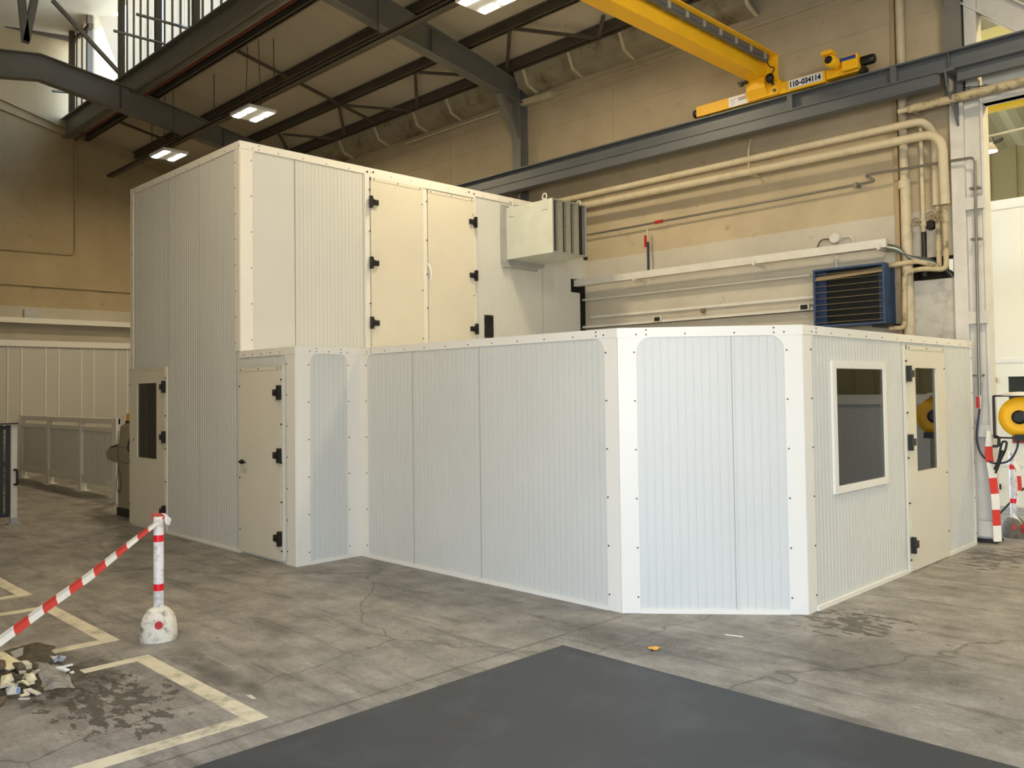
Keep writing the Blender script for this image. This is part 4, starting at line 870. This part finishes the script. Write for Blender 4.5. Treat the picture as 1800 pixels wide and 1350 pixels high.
nl = thing('conduit_lamp', pp, 'small lit lamp hanging from a conduit in the next hall', 'lamp'); MB().tube([pp-d*2, pp+d*20], .02, 8).build('conduit', M_pipe, nl)
lp = at(1741, 266, 'y', 7.8); MB().lathe(lp-Vector((0, 0, 0)), [(.03, .12), (.05, .09), (.1, 0.0), (.095, 0.)], 'z', 16).build('shade', M_pipe, nl); MB().lathe(lp, [(.02, -.015), (.085, -.01), (.085, .005)], 'z', 16).build('bulb', M_neighled, nl)
MB().tube(smooth_path([pp+d*.1, pp+d*.1+Vector((.02, 0, -.1)), lp+Vector((.18, 0, .16)), lp+Vector((.12, 0, .1)), lp+Vector((0, 0, .11))], .08), .008, 6).build('lead', M_black, nl)
for x, e in ((3.2, 95), (7.0, 70)):
    c = Vector((x, 6.9, 6.6)); root = thing('flood_lamp', c, 'warm flood lamp over the next hall, %s' % ('first from the column' if x < 5 else 'second from the column'), 'lamp', 'flood lamps of the next hall')
    MB().box(x-.3, x+.3, 6.7, 7.1, 6.6, 6.68).build('housing', M_plate, root); MB().box(x-.26, x+.26, 6.74, 7.06, 6.59, 6.6).build('diffuser', M_led, root); MB().tube([(x, 6.9, 6.68), (x, 6.9, 8.0)], .01, 6).build('hanger', M_steeldark, root)
    ld = bpy.data.lights.new('lamp_light', 'AREA'); ld.shape = 'RECTANGLE'; ld.size = .52; ld.size_y = .32; ld.energy = e; ld.color = (1.0, .78, .36); lo = bpy.data.objects.new('lamp_light', ld); col.objects.link(lo); lo.location = (0, 0, -.03); lo.parent = root

F, L = face((2.9, 8.8), (6.0, 8.8)); ls = thing('ribbed_screen', (4.4, 8.8, 0), 'low white ribbed screen in the next hall, mirrored in the cabin window', 'screen')  # unseen screen, added to give the cabin window a pale reflection
mb = MB(); slab(mb, F, L, .12, 1.5)
for k in range(28): mb.fbox(F, .06+k*.11, .075+k*.11, .14, 1.48, 0, .006)
mb.build('infill_panel', M_panel, ls); MB().fbox(F, -.02, L+.02, 1.5, 1.66, -.09, .03).build('cap_rail', M_trim, ls)
for x in (2.95, 4.45, 5.95): MB().box(x-.05, x+.05, 8.86, 8.96, 0, 1.5).build('post', M_trim, ls)
# ---- hose reel on the column
rc = at(1796, 733, 'y', 5.2); hr = thing('hose_reel', (rc.x, 5.2, rc.z-.3), 'yellow hose reel with black hub on a white wall bracket', 'hose reel')
MB().lathe((rc.x, 5.2, rc.z), [(.15, -.09), (.215, -.07), (.225, -.03), (.225, .03), (.215, .07), (.15, .09)], 'y', 40).build('reel_drum', M_yellow, hr)
MB().lathe((rc.x, 5.1, rc.z), [(.05, -.02), (.075, -.01), (.08, .02)], 'y', 24).build('hub', M_black, hr)
MB().lathe((rc.x-.02, 5.2, rc.z+.25), [(.02, .03), (.1, .025), (.17, 0), (.17, -.012)], 'z', 28).build('cover_disc', M_white, hr)
xb2 = at(1748, 740, 'y', 5.2).x
mb = MB(); mb.box(xb2-.012, xb2+.012, 5.19, 5.21, rc.z-.24, rc.z+.24).box(xb2, rc.x, 5.19, 5.21, rc.z+.225, rc.z+.245).box(xb2, rc.x-.05, 5.19, 5.21, rc.z-.245, rc.z-.225); mb.build('swing_arm', M_blackmetal, hr)
MB().box(xr, xb2-.014, 5.18, 5.3, rc.z-.2, rc.z+.22).build('wall_bracket', M_white, hr)
MB().box(rc.x-.05, rc.x+.12, 5.09, 5.3, rc.z-.26, rc.z-.19).build('hose_guide', M_black, hr)
MB().tube(smooth_path([(xb2, 5.19, rc.z-.22), (xb2+.05, 5.17, rc.z-.23), (xb2+.05, 5.15, rc.z-.33), (xb2-.01, 5.14, rc.z-.33)], .04), .016, 8).build('cable_hook', M_black, hr)
h = lambda px, py, y=5.12: at(px, py, 'y', y)
e = Vector((A(1722, 700, 5.16).x, 5.16, A(1722, 700, 5.16).z))
pts = [e+Vector((0, 0, -.1)), h(1717, 757), h(1717, 775), h(1724, 800), h(1745, 816), h(1775, 812), h(1788, 790), h(1791, 768, 5.15)]
tag(MB().tube(smooth_path(pts, .08), .011, 8).build('air_hose', M_hose), 'navy air hose looping from the column valve to the yellow reel', 'hose')
lp_ = [h(1750, 832, 5.1), h(1756, 806, 5.1), h(1758, 790, 5.1), h(1762, 776, 5.1), h(1770, 776, 5.1), h(1768, 790, 5.1), h(1760, 806, 5.1), h(1752, 822, 5.1)]
root = thing('air_gun', h(1755, 820, 5.1), 'black cable loop with a thick grip hanging beside the white column', 'cable'); MB().tube(smooth_path(lp_, .05), .012, 8).build('loop', M_black, root); MB().tube([h(1764, 792, 5.09), h(1750, 826, 5.09)], [.018, .024], 10).build('grip', M_black, root)
tag(MB().tube([at(1756, 904, 'y', 5.9), at(1800, 858, 'y', 6.2)], .012, 8).build('leaning_rod', M_blackmetal), 'thin black rod slanting behind the right bollard', 'rod')

# ================================================================ BOLLARDS, TAPES
def bollard(c, h, label, m_base, grime=False):
    c = Vector(c); root = thing('bollard', c, label, 'bollard', 'white posts with red bands')
    MB().lathe(c, [(.128, 0), (.131, .03), (.129, .09), (.122, .135), (.106, .18), (.08, .215), (.055, .234), (.036, .24)], 'z', 28).build('base', m_base, root)
    MB().lathe(c, [(.036, .20), (.036, h), (.03, h+.004)], 'z', 20).build('post', M_bollard, root)
    for f in ((.40, .455), (.80, .855)): tag(MB().lathe(c, [(.0372, h*f[0]), (.0372, h*f[1])], 'z', 20).build('red_band', M_redtape, root), label='red reflective band')
    n = (Vector((CAM.x, CAM.y, 0))-Vector((c.x, c.y, 0))).normalized(); p = c+n*.122+Vector((0, 0, .13))
    tag(MB().tube([p-n*.02, p+n*.008], .028, 18).build('red_reflector', M_red, root), label='red round reflector'); return root, n
lb = at(279, 1127, 'z', 0); n = (Vector((CAM.x, CAM.y, 0))-Vector((lb.x, lb.y, 0))).normalized(); bc = Vector((lb.x, lb.y, 0))-n*.06
htop = 0
r_ = (at(285, 905, 'y', bc.y)); htop = at(284, 910, 'y', bc.y).z
bollard((bc.x, bc.y, 0), htop, 'white post with red bands standing on the open floor at the left', M_base)
rbp = at(1779, 946, 'z', 0); bollard((rbp.x, rbp.y+.1, 0), 1.0, 'white post on a dirty grey base behind the white column at the right', M_basedark)
def tape(name, pts, w, label, n_str, part_of=None, twist=0.0, up=None):
    """red and white barrier film: a thin strip with real colour fields"""
    pts = [Vector(p) for p in pts]; N = n_str*4; tot = [0]
    for a, b in zip(pts, pts[1:]): tot.append(tot[-1]+(b-a).length)
    def P(s):
        for i in range(len(pts)-1):
            if s <= tot[i+1]+1e-9: return pts[i]+(pts[i+1]-pts[i])*((s-tot[i])/(tot[i+1]-tot[i]))
        return pts[-1]
    mb = MB(); vs = []; ww = w if callable(w) else (lambda t: w)
    for k in range(N+1):
        t = k/N; p = P(t*tot[-1]); d = (P(min(1, t+.01)*tot[-1])-P(max(0, t-.01)*tot[-1])).normalized()
        u = (up or Vector((0, 0, 1))); u = (u-d*u.dot(d)).normalized(); sd = d.cross(u); ang = twist*math.sin(t*9)*.5; u2 = u*math.cos(ang)+sd*math.sin(ang); nn = d.cross(u2)*.002
        vs += [p+u2*ww(t)/2+nn, p+u2*ww(t)*.1+nn*4, p-u2*ww(t)/2+nn, p-u2*ww(t)/2-nn, p+u2*ww(t)*.1+nn*2, p+u2*ww(t)/2-nn]
    for k in range(N):
        a = k*6; b = a+6; mb.add([], [], 0)
        for j in range(6): mb.f.append([a+j, a+(j+1) % 6, b+(j+1) % 6, b+j]); mb.m.append((k//4) % 2); mb.sm.append(False)
    mb.v = [tuple(v) for v in vs]; o = mb.build(name, [M_tapew, M_taper]); return tag(o, label, 'barrier tape', None)
top = Vector((bc.x, bc.y, htop))
e1 = at(0, 1127, 'y', bc.y-1.25); e1b = e1+(e1-top).normalized()*1.2
mid = top.lerp(e1, .5)-Vector((0, 0, .035))
tape('barrier_tape', [top-Vector((0, 0, .03))+n*.04, top.lerp(mid, .5)-Vector((0, 0, .012)), mid, mid.lerp(e1, .5)+Vector((0, 0, .004)), e1, e1b], lambda t: .032+.03*min(1, t*4), 'red and white barrier tape strung from the left bollard out of the photo', 23)
mb = MB(); q = top+n*.01
for k, (a, r) in enumerate(((0, .03), (1.1, .026))): 
    rng = [q+RT*((k-.5)*.035+r*math.cos(t*math.pi/6))+Vector((0, 0, .005+.7*r*math.sin(t*math.pi/6))) for t in range(13)]; mb.tube(rng, .007, 6)
kn = tag(mb.build('tape_knot', M_taper), 'red knot of barrier tape on top of the left bollard', 'knot')
mb = MB(); P = [q+RT*.02+UP*.03, q+RT*.05+UP*.028, q+RT*.095-UP*.015, q+RT*.08-UP*.06, q+RT*.05-UP*.05, q+RT*.04-UP*.0]; mb.prism(P, n*.004); mb.prism([P[2], P[3], (P[3]+P[4])/2+n*.02, (P[2]+P[5])/2+n*.03], n*.003); tag(mb.build('tape_end', M_tapew), 'white crumpled tape end fluttering from the left bollard', 'tape end')
h2 = lambda px, py: at(px, py, 'y', 5.13)
tape('barrier_tape', [h2(1738, 757), h2(1738, 800), h2(1744, 830), h2(1750, 880), h2(1754, 952)], lambda t: .05+.04*min(1, t*5), 'red and white barrier tape hanging down the edge of the white column', 7, up=RT)
rt = Vector((rbp.x, rbp.y+.1, 1.0)); sdir = RT
def rp(px, py, y): return at(px, py, 'y', y)
ry_ = rt.y-.05
tape('barrier_tape', [rp(1782, 812, ry_), rp(1790, 825, ry_), rp(1793, 860, ry_), rp(1790, 888, ry_)], .05, 'short striped tape end hanging from the top of the right bollard', 3, up=RT)
tape('barrier_tape', [rp(1778, 905, ry_), rp(1790, 920, ry_), rp(1803, 935, ry_-.05), rp(1830, 955, ry_-.1)], .07, 'striped tape wrapped low on the right bollard and trailing off the photo', 3)

# ================================================================ LEFT BACKGROUND
zc = at(120, 600, 'x', XB).z
# panel screen standing against the gable
F, L = face((XB+.3, YL+1), (XB+.3, YW-.3)); sw = thing('panel_screen', (XB+.3, 0, 0), 'pale ribbed sandwich panel screen along the gable behind the guard fence', 'panel wall')
mb = MB(); slab(mb, F, L, 0, 2.96); k = 0; u_ = .1
while u_ < L: mb.fbox(F, u_, u_+.025, .02, 2.94, 0, .02, 1); u_ += (.28, .5)[k % 2]; k += 1
mb.build('ribbed_panels', [mat('pale_grey_panel', (.50, .485, .43), .45), M_trim], sw)
mb = MB(); mb.fbox(F, 0, L, 2.96, 3.10, -.1, .05); mb.build('cap_trim', M_trim, sw)
o = MB().box(XB, XB+.28, YL, YW-.35, 3.50, 3.62).build('gable_shelf', M_trim); tag(o, 'white ledge running along the gable above the panel screen', 'ledge')
o = MB().box(XB, XB+.06, YL, YW-.35, 4.38, 4.48).build('gable_cornice', M_gable); tag(o, 'tan stepped ledge across the gable at mid height', 'ledge')
p = at(58, 551, 'x', XB+.06); root = thing('wall_light', p, 'small square fitting on the gable above the white ledge', 'fitting'); MB().box(XB, XB+.06, p.y-.18, p.y+.18, p.z-.11, p.z+.09).build('plate', M_galvdull, root)
p, q, s_ = at(133, 250, 'x', XB+.03), at(133, 448, 'x', XB+.03), at(0, 437, 'x', XB+.03); tag(MB().tube(smooth_path([p, q, s_, s_+(s_-q)], .15), .03, 8).build('gable_conduit', M_gable), 'thin conduit running down the gable and turning left', 'conduit')
# guard fence
fence = thing('guard_fence', (-14.4, .25, 0), 'white framed guard fence with ribbed infill panels at the left', 'fence')
fx = [-16.95, -15.1, -13.15, -11.45]; fy = .23; ft = 1.40
for i, x in enumerate(fx):
    MB().box(x-.06, x+.06, fy-.056, fy+.056, 0, ft+.004).build('post', M_trim, fence); MB().box(x-.16, x+.16, fy-.12, fy+.1, 0, .012).build('foot_plate', M_trim, fence)
mb = MB(); mb.box(fx[0]-.06, fx[-1]+.06, fy-.05, fy+.05, ft-.10, ft).box(fx[0], fx[-1], fy-.04, fy+.04, ft-.24, ft-.17).box(fx[0], fx[-1], fy-.045, fy+.045, .17, .31); mb.build('rails', M_trim, fence)
for a, b in zip(fx, fx[1:]):
    mb = MB(); mb.box(a+.06, b-.06, fy-.01, fy+.02, .31, ft-.24); k = a+.12
    while k < b-.1: mb.box(k, k+.012, fy-.016, fy-.01, .31, ft-.24); k += .1
    mb.build('infill_panel', mat('fence_panel', (.62, .60, .54), .45) if 'fence_panel' not in bpy.data.materials else bpy.data.materials['fence_panel'], fence)
p = at(202, 735, 'y', -.42); xa_, xc_ = at(198, 800, 'y', -.1).x, at(206, 800, 'y', -.1).x; tag(MB().box(xa_, xc_, -.12, -.08, 0, at(202, 735, 'y', -.1).z).build('fence_end_post', M_trim), 'white flat end post standing between the guard fence and the console', 'post')
# grey control console
pc = at(213, 911, 'z', 0); cx, cy = -8.72, -.42
cs = thing('control_console', (cx, cy, 0), 'grey green control console with amber cap standing beside the tall cabin', 'console')
l_, g_, f_, k_ = cx-.38, cx+.36, cy-.18, cy+.2
MB().box(l_-.02, g_, f_-.01, k_, 0, .12).build('plinth', M_blackmetal, cs)
mb = MB(); mb.box(l_, g_, f_, k_, .12, .80).box(l_, g_, f_, k_, .803, 1.03).prism([(l_, f_, 1.033), (l_, k_, 1.033), (l_+.06, k_, 1.36), (l_+.12, f_+.06, 1.39), (l_+.04, f_+.02, 1.34)], (.62, 0, 0)); mb.build('body', M_console, cs, .008)
mb = MB(); mb.prism([(l_, f_+.07, .78), (l_-.42, f_+.07, .78), (l_-.64, f_+.07, .82), (l_-.69, f_+.07, .92), (l_-.56, f_+.07, .98), (l_, f_+.07, 1.06)], (0, .27, 0)); mb.build('operator_desk', M_console, cs)
MB().hexa([(l_-.66, f_+.09, .955), (l_-.08, f_+.09, 1.05), (l_-.08, f_+.32, 1.05), (l_-.66, f_+.32, .955), (l_-.56, f_+.09, 1.01), (l_-.1, f_+.09, 1.085), (l_-.1, f_+.32, 1.085), (l_-.56, f_+.32, 1.01)]).build('keyboard_pad', M_black, cs)
MB().box(-8.97, -8.68, cy-.12, cy+.05, 1.385, 1.425).build('beacon_base', M_black, cs); tag(MB().box(-8.935, -8.68, cy-.12, cy+.05, 1.425, 1.54).build('amber_cap', M_yellowcap, cs, .01), label='amber cap')
MB().tube(smooth_path([(l_+.06, f_-.01, 1.28), (l_+.03, f_-.02, 1.1), (l_+.06, f_-.02, .7), (l_-.02, f_-.02, .42), (l_+.1, f_-.02, .32), (l_+.18, f_-.02, .48), (l_+.09, f_-.02, .72)], .1), .006, 6).build('hanging_cable', M_steeldark, cs)
MB().tube(smooth_path([(l_+.52, f_+.04, 1.4), (l_+.46, f_-.02, 1.1), (l_+.44, f_-.02, .98), (l_+.54, f_-.02, 1.0)], .05), .009, 6).build('short_cable', M_black, cs)
# black mesh gate at the left edge
gp = at(22, 920, 'z', 0); g0 = Vector((gp.x, gp.y, 0)); gz = at(22, 748, 'y', g0.y).z
gd = Vector((-.15, -1, 0)).normalized()
mg = thing('mesh_gate', g0, 'black wire mesh gate panel with pale post at the left edge of the photo', 'gate')
gx_ = Vector((1, 0, 0)); MB().box(g0.x-.0, g0.x+.07, g0.y-.04, g0.y+.04, 0, gz).build('post', M_white, mg); MB().box(g0.x-.02, g0.x+.12, g0.y-.08, g0.y+.08, 0, .015).box(g0.x+.07, g0.x+.1, g0.y-.05, g0.y+.05, .0, .09).build('foot_plate', M_galvdull, mg)
mb = MB(); a = g0+gd*.06; b = g0+gd*1.3
for p_ in (a, a+gd*.09, b): mb.beam(p_+Vector((0, 0, .1)), p_+Vector((0, 0, gz+.01)), .06, .06, gd)
for z in (.12, .85, gz-.03): mb.beam(a+Vector((0, 0, z)), b+Vector((0, 0, z)), .05, .05)
mb.beam(a+Vector((.12, .1, gz+.03)), b+Vector((.12, .1, gz+.03)), .06, .02); mb.build('frame', M_blackmetal, mg)
mb = MB()
for k in range(26): p_ = a+(b-a)*(k/26); mb.beam(p_+Vector((0, 0, .12)), p_+Vector((0, 0, gz-.03)), .006, .006, gd)
for k in range(16): z = .16+k*(gz-.2)/15; mb.beam(a+Vector((0, 0, z)), b+Vector((0, 0, z)), .006, .006)
mb.build('wire_mesh', M_blackmetal, mg); MB().beam(g0+gd*.25+Vector((-.05, 0, .12)), g0+gd*.25+Vector((-.05, 0, .85)), .3, .02, gd).build('dark_panel', M_blackmetal, mg)
MB().tube(smooth_path([g0+Vector((.07, 0, gz*.55)), g0+Vector((.14, .02, gz*.55)), g0+Vector((.14, .02, gz*.40)), g0+Vector((.07, 0, gz*.40))], .03), .016, 8).build('handle', M_black, mg)

# ================================================================ FLOOR MARKINGS
def flat(name, poly, m, label, cat='floor marking', group=None, h=.0015):
    return tag(MB().prism([(x, y, 0.0005) for x, y in poly], (0, 0, h)).build(name, m), label, cat, group)
def Lmark(cx, cy, y_far, x_left, w, label):
    """bay marking: a line along the hall at its right, two short returns"""
wl_ = .115
mk = 'bay lines on the floor'
y1 = -3.10
flat('bay_line', [(-1.735, y1), (-.075, y1), (-.075, y1-wl_), (-1.735, y1-wl_)], M_line, 'long worn cream line of the nearest bay, right side', group=mk)
flat('bay_line', [(-.075, y1-wl_-.002), (-.19, y1-wl_-.002), (-.19, -6.4), (-.075, -6.4)], M_line, 'cream line of the nearest bay running to the bottom edge', group=mk)
flat('bay_line', [(-1.735, y1-wl_-.002), (-1.64, y1-wl_-.002), (-1.64, -3.55), (-1.735, -3.55)], M_line, 'short worn cream return of the nearest bay beside the rubbish', group=mk)
flat('bay_line', [(-3.80, y1), (-2.25, y1), (-2.25, y1-wl_), (-3.80, y1-wl_)], M_line, 'long cream line of the middle bay, right side', group=mk)
flat('bay_line', [(-3.80, y1-wl_-.002), (-3.69, y1-wl_-.002), (-3.69, -6.4), (-3.80, -6.4)], M_line, 'cream line of the middle bay passing under the tape', group=mk)
flat('bay_line', [(-2.25, y1-wl_-.002), (-2.36, y1-wl_-.002), (-2.36, -3.62), (-2.25, -3.62)], M_line, 'short cream return of the middle bay towards the rubbish', group=mk)
flat('bay_line', [(-6.0, y1), (-4.34, y1), (-4.34, y1-wl_), (-6.0, y1-wl_)], M_line, 'long cream line of the farthest bay', group=mk)
flat('bay_line', [(-4.34, y1-wl_-.002), (-4.45, y1-wl_-.002), (-4.45, -6.4), (-4.34, -6.4)], M_line, 'short cream return of the farthest bay at the left edge', group=mk)
flat('floor_paint', [(.235, -.985), (7.5, -.965), (7.5, -6.5), (.25, -6.5)], M_floorpaint, 'large dark slate painted rectangle on the floor in the foreground', 'floor paint', h=.002)

# ================================================================ RUBBISH
rnd = random.Random(4)
fl = lambda px, py, z=0.0: at(px, py, 'z', z)
from mathutils import noise as mnoise
def mound(cx, cy, rx, ry, h, seed, n1=14, n2=60):
    mb = MB(); vs = [(cx, cy, h)]
    for i in range(1, n1+1):
        for j in range(n2):
            a = 2*math.pi*j/n2; t = i/n1; edge = .8+.45*mnoise.noise(Vector((math.cos(a)*1.7, math.sin(a)*1.7, seed)))
            x, y = cx+rx*t*edge*math.cos(a), cy+ry*t*edge*math.sin(a)
            z = h*(1-t)**1.1*(.75+.9*mnoise.noise(Vector((x*7, y*7, seed))))+.018*(1-t)*mnoise.noise(Vector((x*26, y*26, seed)))
            vs.append((x, y, max(.0008, z) if i < n1 else .0008))
    mb.add(vs, [(0, 1+j, 1+(j+1) % n2) for j in range(n2)]+[(1+(i-1)*n2+j, 1+i*n2+j, 1+i*n2+(j+1) % n2, 1+(i-1)*n2+(j+1) % n2) for i in range(1, n1) for j in range(n2)])
    return mb
c = fl(35, 1190); tag(mound(c.x, c.y, .55, .36, .08, 3.1).build('floor_sweepings', M_dust), 'dark heap of swept dirt under the rubbish at the lower left', 'dirt heap', kind='stuff')
c = fl(55, 1146); tag(mound(c.x, c.y, .34, .16, .06, 8.4, 10, 40).build('dirt_ridge', M_dust), 'low dark ridge of sweepings behind the white card', 'dirt heap', kind='stuff')
def scrap(name, corners, m, label, th=.006, fold=None, group=None, cat='scrap'):
    """a bent sheet given by its corners (photo pixels on a height)"""
    P = [fl(px, py, z) for px, py, z in corners]; cen = sum(P, Vector())/len(P); mb = MB()
    if fold is not None: cen = cen+Vector((0, 0, fold))
    n = len(P); up = Vector((0, 0, th)); vs = P+[p+up for p in P]+[cen, cen+up]
    fs = [(i, (i+1) % n, 2*n) for i in range(n)]+[(n+(i+1) % n, n+i, 2*n+1) for i in range(n)]+[(i, n+i, n+(i+1) % n, (i+1) % n) for i in range(n)]
    mb.add(vs, fs); return tag(mb.build(name, m), label, cat, group)
M_film = bpy.data.materials.new('clear_film'); M_film.use_nodes = True
nt = M_film.node_tree; b_ = nt.nodes['Principled BSDF']; b_.inputs['Base Color'].default_value = (.55, .52, .46, 1); b_.inputs['Roughness'].default_value = .12; b_.inputs['Alpha'].default_value = .38; noise_bump(nt, b_, 14, 1.0, .03)
# clear plastic sheet: a crumpled grid
mb = MB(); C4 = [fl(62, 1168, .07), fl(112, 1178, .06), fl(134, 1211, .02), fl(78, 1220, .015)]; n = 9; vs = []
for i in range(n):
    for j in range(n):
        a, b = i/(n-1), j/(n-1); p = C4[0]*(1-a)*(1-b)+C4[1]*a*(1-b)+C4[2]*a*b+C4[3]*(1-a)*b; vs.append(p+Vector((rnd.uniform(-.006, .006), rnd.uniform(-.006, .006), .03*math.sin(a*5+b*3)*math.sin(b*6)+rnd.uniform(-.007, .007)+.02)))
mb.add(vs, [(i*n+j, i*n+j+1, (i+1)*n+j+1, (i+1)*n+j) for i in range(n-1) for j in range(n-1)]); tag(mb.build('plastic_sheet', M_film), 'crumpled clear plastic sheet lying on the right of the rubbish heap', 'plastic sheet')
scrap('white_card', [(18, 1147, .06), (41, 1139, .12), (40, 1152, .08), (26, 1158, .05)], M_greycard, 'upright pale grey card at the back of the rubbish')
scrap('cream_board', [(0, 1149, .09), (7, 1149, .1), (38, 1167, .09), (22, 1173, .08), (0, 1156, .08)], M_card, 'long cream strip board on top of the rubbish', .012)
scrap('cream_board', [(0, 1158, .09), (14, 1165, .09), (26, 1176, .08), (12, 1180, .08), (0, 1168, .08)], M_card, 'shorter cream board half under the long strip board', .012)
scrap('brown_board', [(0, 1164, .09), (9, 1166, .1), (11, 1176, .08), (0, 1178, .08)], M_brown, 'brown stone coloured chunk at the left edge of the rubbish', .02)
scrap('cream_block', [(36, 1170, .09), (48, 1169, .1), (56, 1175, .09), (46, 1177, .08)], M_card, 'small cream block in the middle of the rubbish', .03)
scrap('brown_board', [(8, 1181, .07), (16, 1183, .08), (40, 1191, .08), (36, 1195, .06), (10, 1187, .06)], M_brown, 'brown slat lying across the front of the rubbish', .014)
scrap('cream_sheet', [(2, 1190, .06), (20, 1185, .08), (25, 1196, .05), (14, 1205, .03), (0, 1210, .03)], M_card, 'cream sheet slumped at the left front of the rubbish', .006, .03)
scrap('brown_offcut', [(22, 1170, .09), (34, 1169, .1), (44, 1178, .08), (32, 1182, .07)], M_brown, 'folded brown offcut right of the cream boards', .02, .02)
scrap('cream_bracket', [(33, 1182, .07), (46, 1181, .07), (45, 1184, .06), (34, 1185, .06)], M_card, 'thin cream bracket edge under the brown offcut', .01)
scrap('cream_curl', [(42, 1187, .06), (60, 1188, .07), (63, 1193, .06), (58, 1197, .05), (46, 1199, .04)], M_card, 'curled cream strip beside the plastic sheet', .012, .02)
scrap('white_sliver', [(56, 1178, .06), (66, 1183, .06), (64, 1184, .05), (56, 1180, .05)], M_paper, 'white sliver at the top left of the plastic sheet', .006)
scrap('grey_wrap', [(10, 1212, .03), (20, 1209, .05), (36, 1210, .05), (34, 1220, .02), (12, 1222, .02)], M_greycard, 'pale wrapper at the front of the rubbish', .006, .03)
scrap('blue_scrap', [(28, 1212, .04), (36, 1210, .045), (36, 1217, .03), (30, 1220, .03)], mat('blue_film', '6c8fc4', .4), 'small blue scrap at the front of the rubbish', .006, .02)
scrap('white_paper', [(88, 1154, .01), (94, 1160, .03), (101, 1154, .05), (102, 1161, .02), (96, 1165, .005)], M_paper, 'left crumpled white paper behind the rubbish', .006, .015)
scrap('white_paper', [(102, 1162, .01), (106, 1154, .05), (116, 1156, .04), (110, 1163, .005)], M_paper, 'right crumpled white paper with a dark hole behind the rubbish', .006, .015)
mb = MB().beam(fl(102, 1174, .03), fl(128, 1168, .035), .022, .008).beam(fl(102, 1173, .03), fl(119, 1179, .02), .035, .008); tag(mb.build('white_bracket', M_paper), 'white V shaped strip behind the plastic sheet', 'scrap')
scrap('cream_chip', [(122, 1183, .01), (129, 1180, .02), (131, 1183, .01), (126, 1185, .005)], M_card, 'little cream chip right of the white V strip', .006)
for k in range(24):
    px, py = rnd.uniform(2, 62), rnd.uniform(1176, 1226); p = fl(px, py, .05); a = rnd.uniform(0, 3.14); d = Vector((math.cos(a), math.sin(a), rnd.uniform(-.3, .3)))*rnd.uniform(.02, .045)
    if py > 1206: p.z = .02
    tag(MB().beam(p-d, p+d, rnd.uniform(.012, .03), .008).build('rubbish_chip', [M_card, M_brown, M_greycard][k % 3]), 'one of the small loose chips scattered over the rubbish heap', 'chip', 'loose chips in the rubbish')
c = fl(1150, 1141); mb = MB(); mb.add([(c.x+.045*math.cos(a*.7)*(1 if a % 3 else .6), c.y+.045*math.sin(a*.7), .004+.008*(a % 2)) for a in range(9)]+[(c.x, c.y, .016)], [(a, (a+1) % 9, 9) for a in range(9)]); tag(mb.build('dry_leaf', mat('ochre_leaf', 'd9a04a', .7)), 'small ochre leaf on the floor in front of the angled cabin corner', 'leaf')
c = fl(1290, 1118); tag(MB().beam((c.x-.06, c.y-.02, .003), (c.x+.06, c.y+.02, .003), .008, .004).build('white_stick', M_paper), 'thin white sliver on the floor below the angled cabin corner', 'sliver')
p = fl(443, 1225); tag(MB().prism([(p.x-.045, p.y-.015, .001), (p.x+.04, p.y-.02, .001), (p.x+.05, p.y+.0, .001), (p.x-.03, p.y+.012, .001)], (0, 0, .002)).build('paper_scrap', M_greycard), 'flat white paper scrap on the floor right of the nearest bay line', 'scrap')
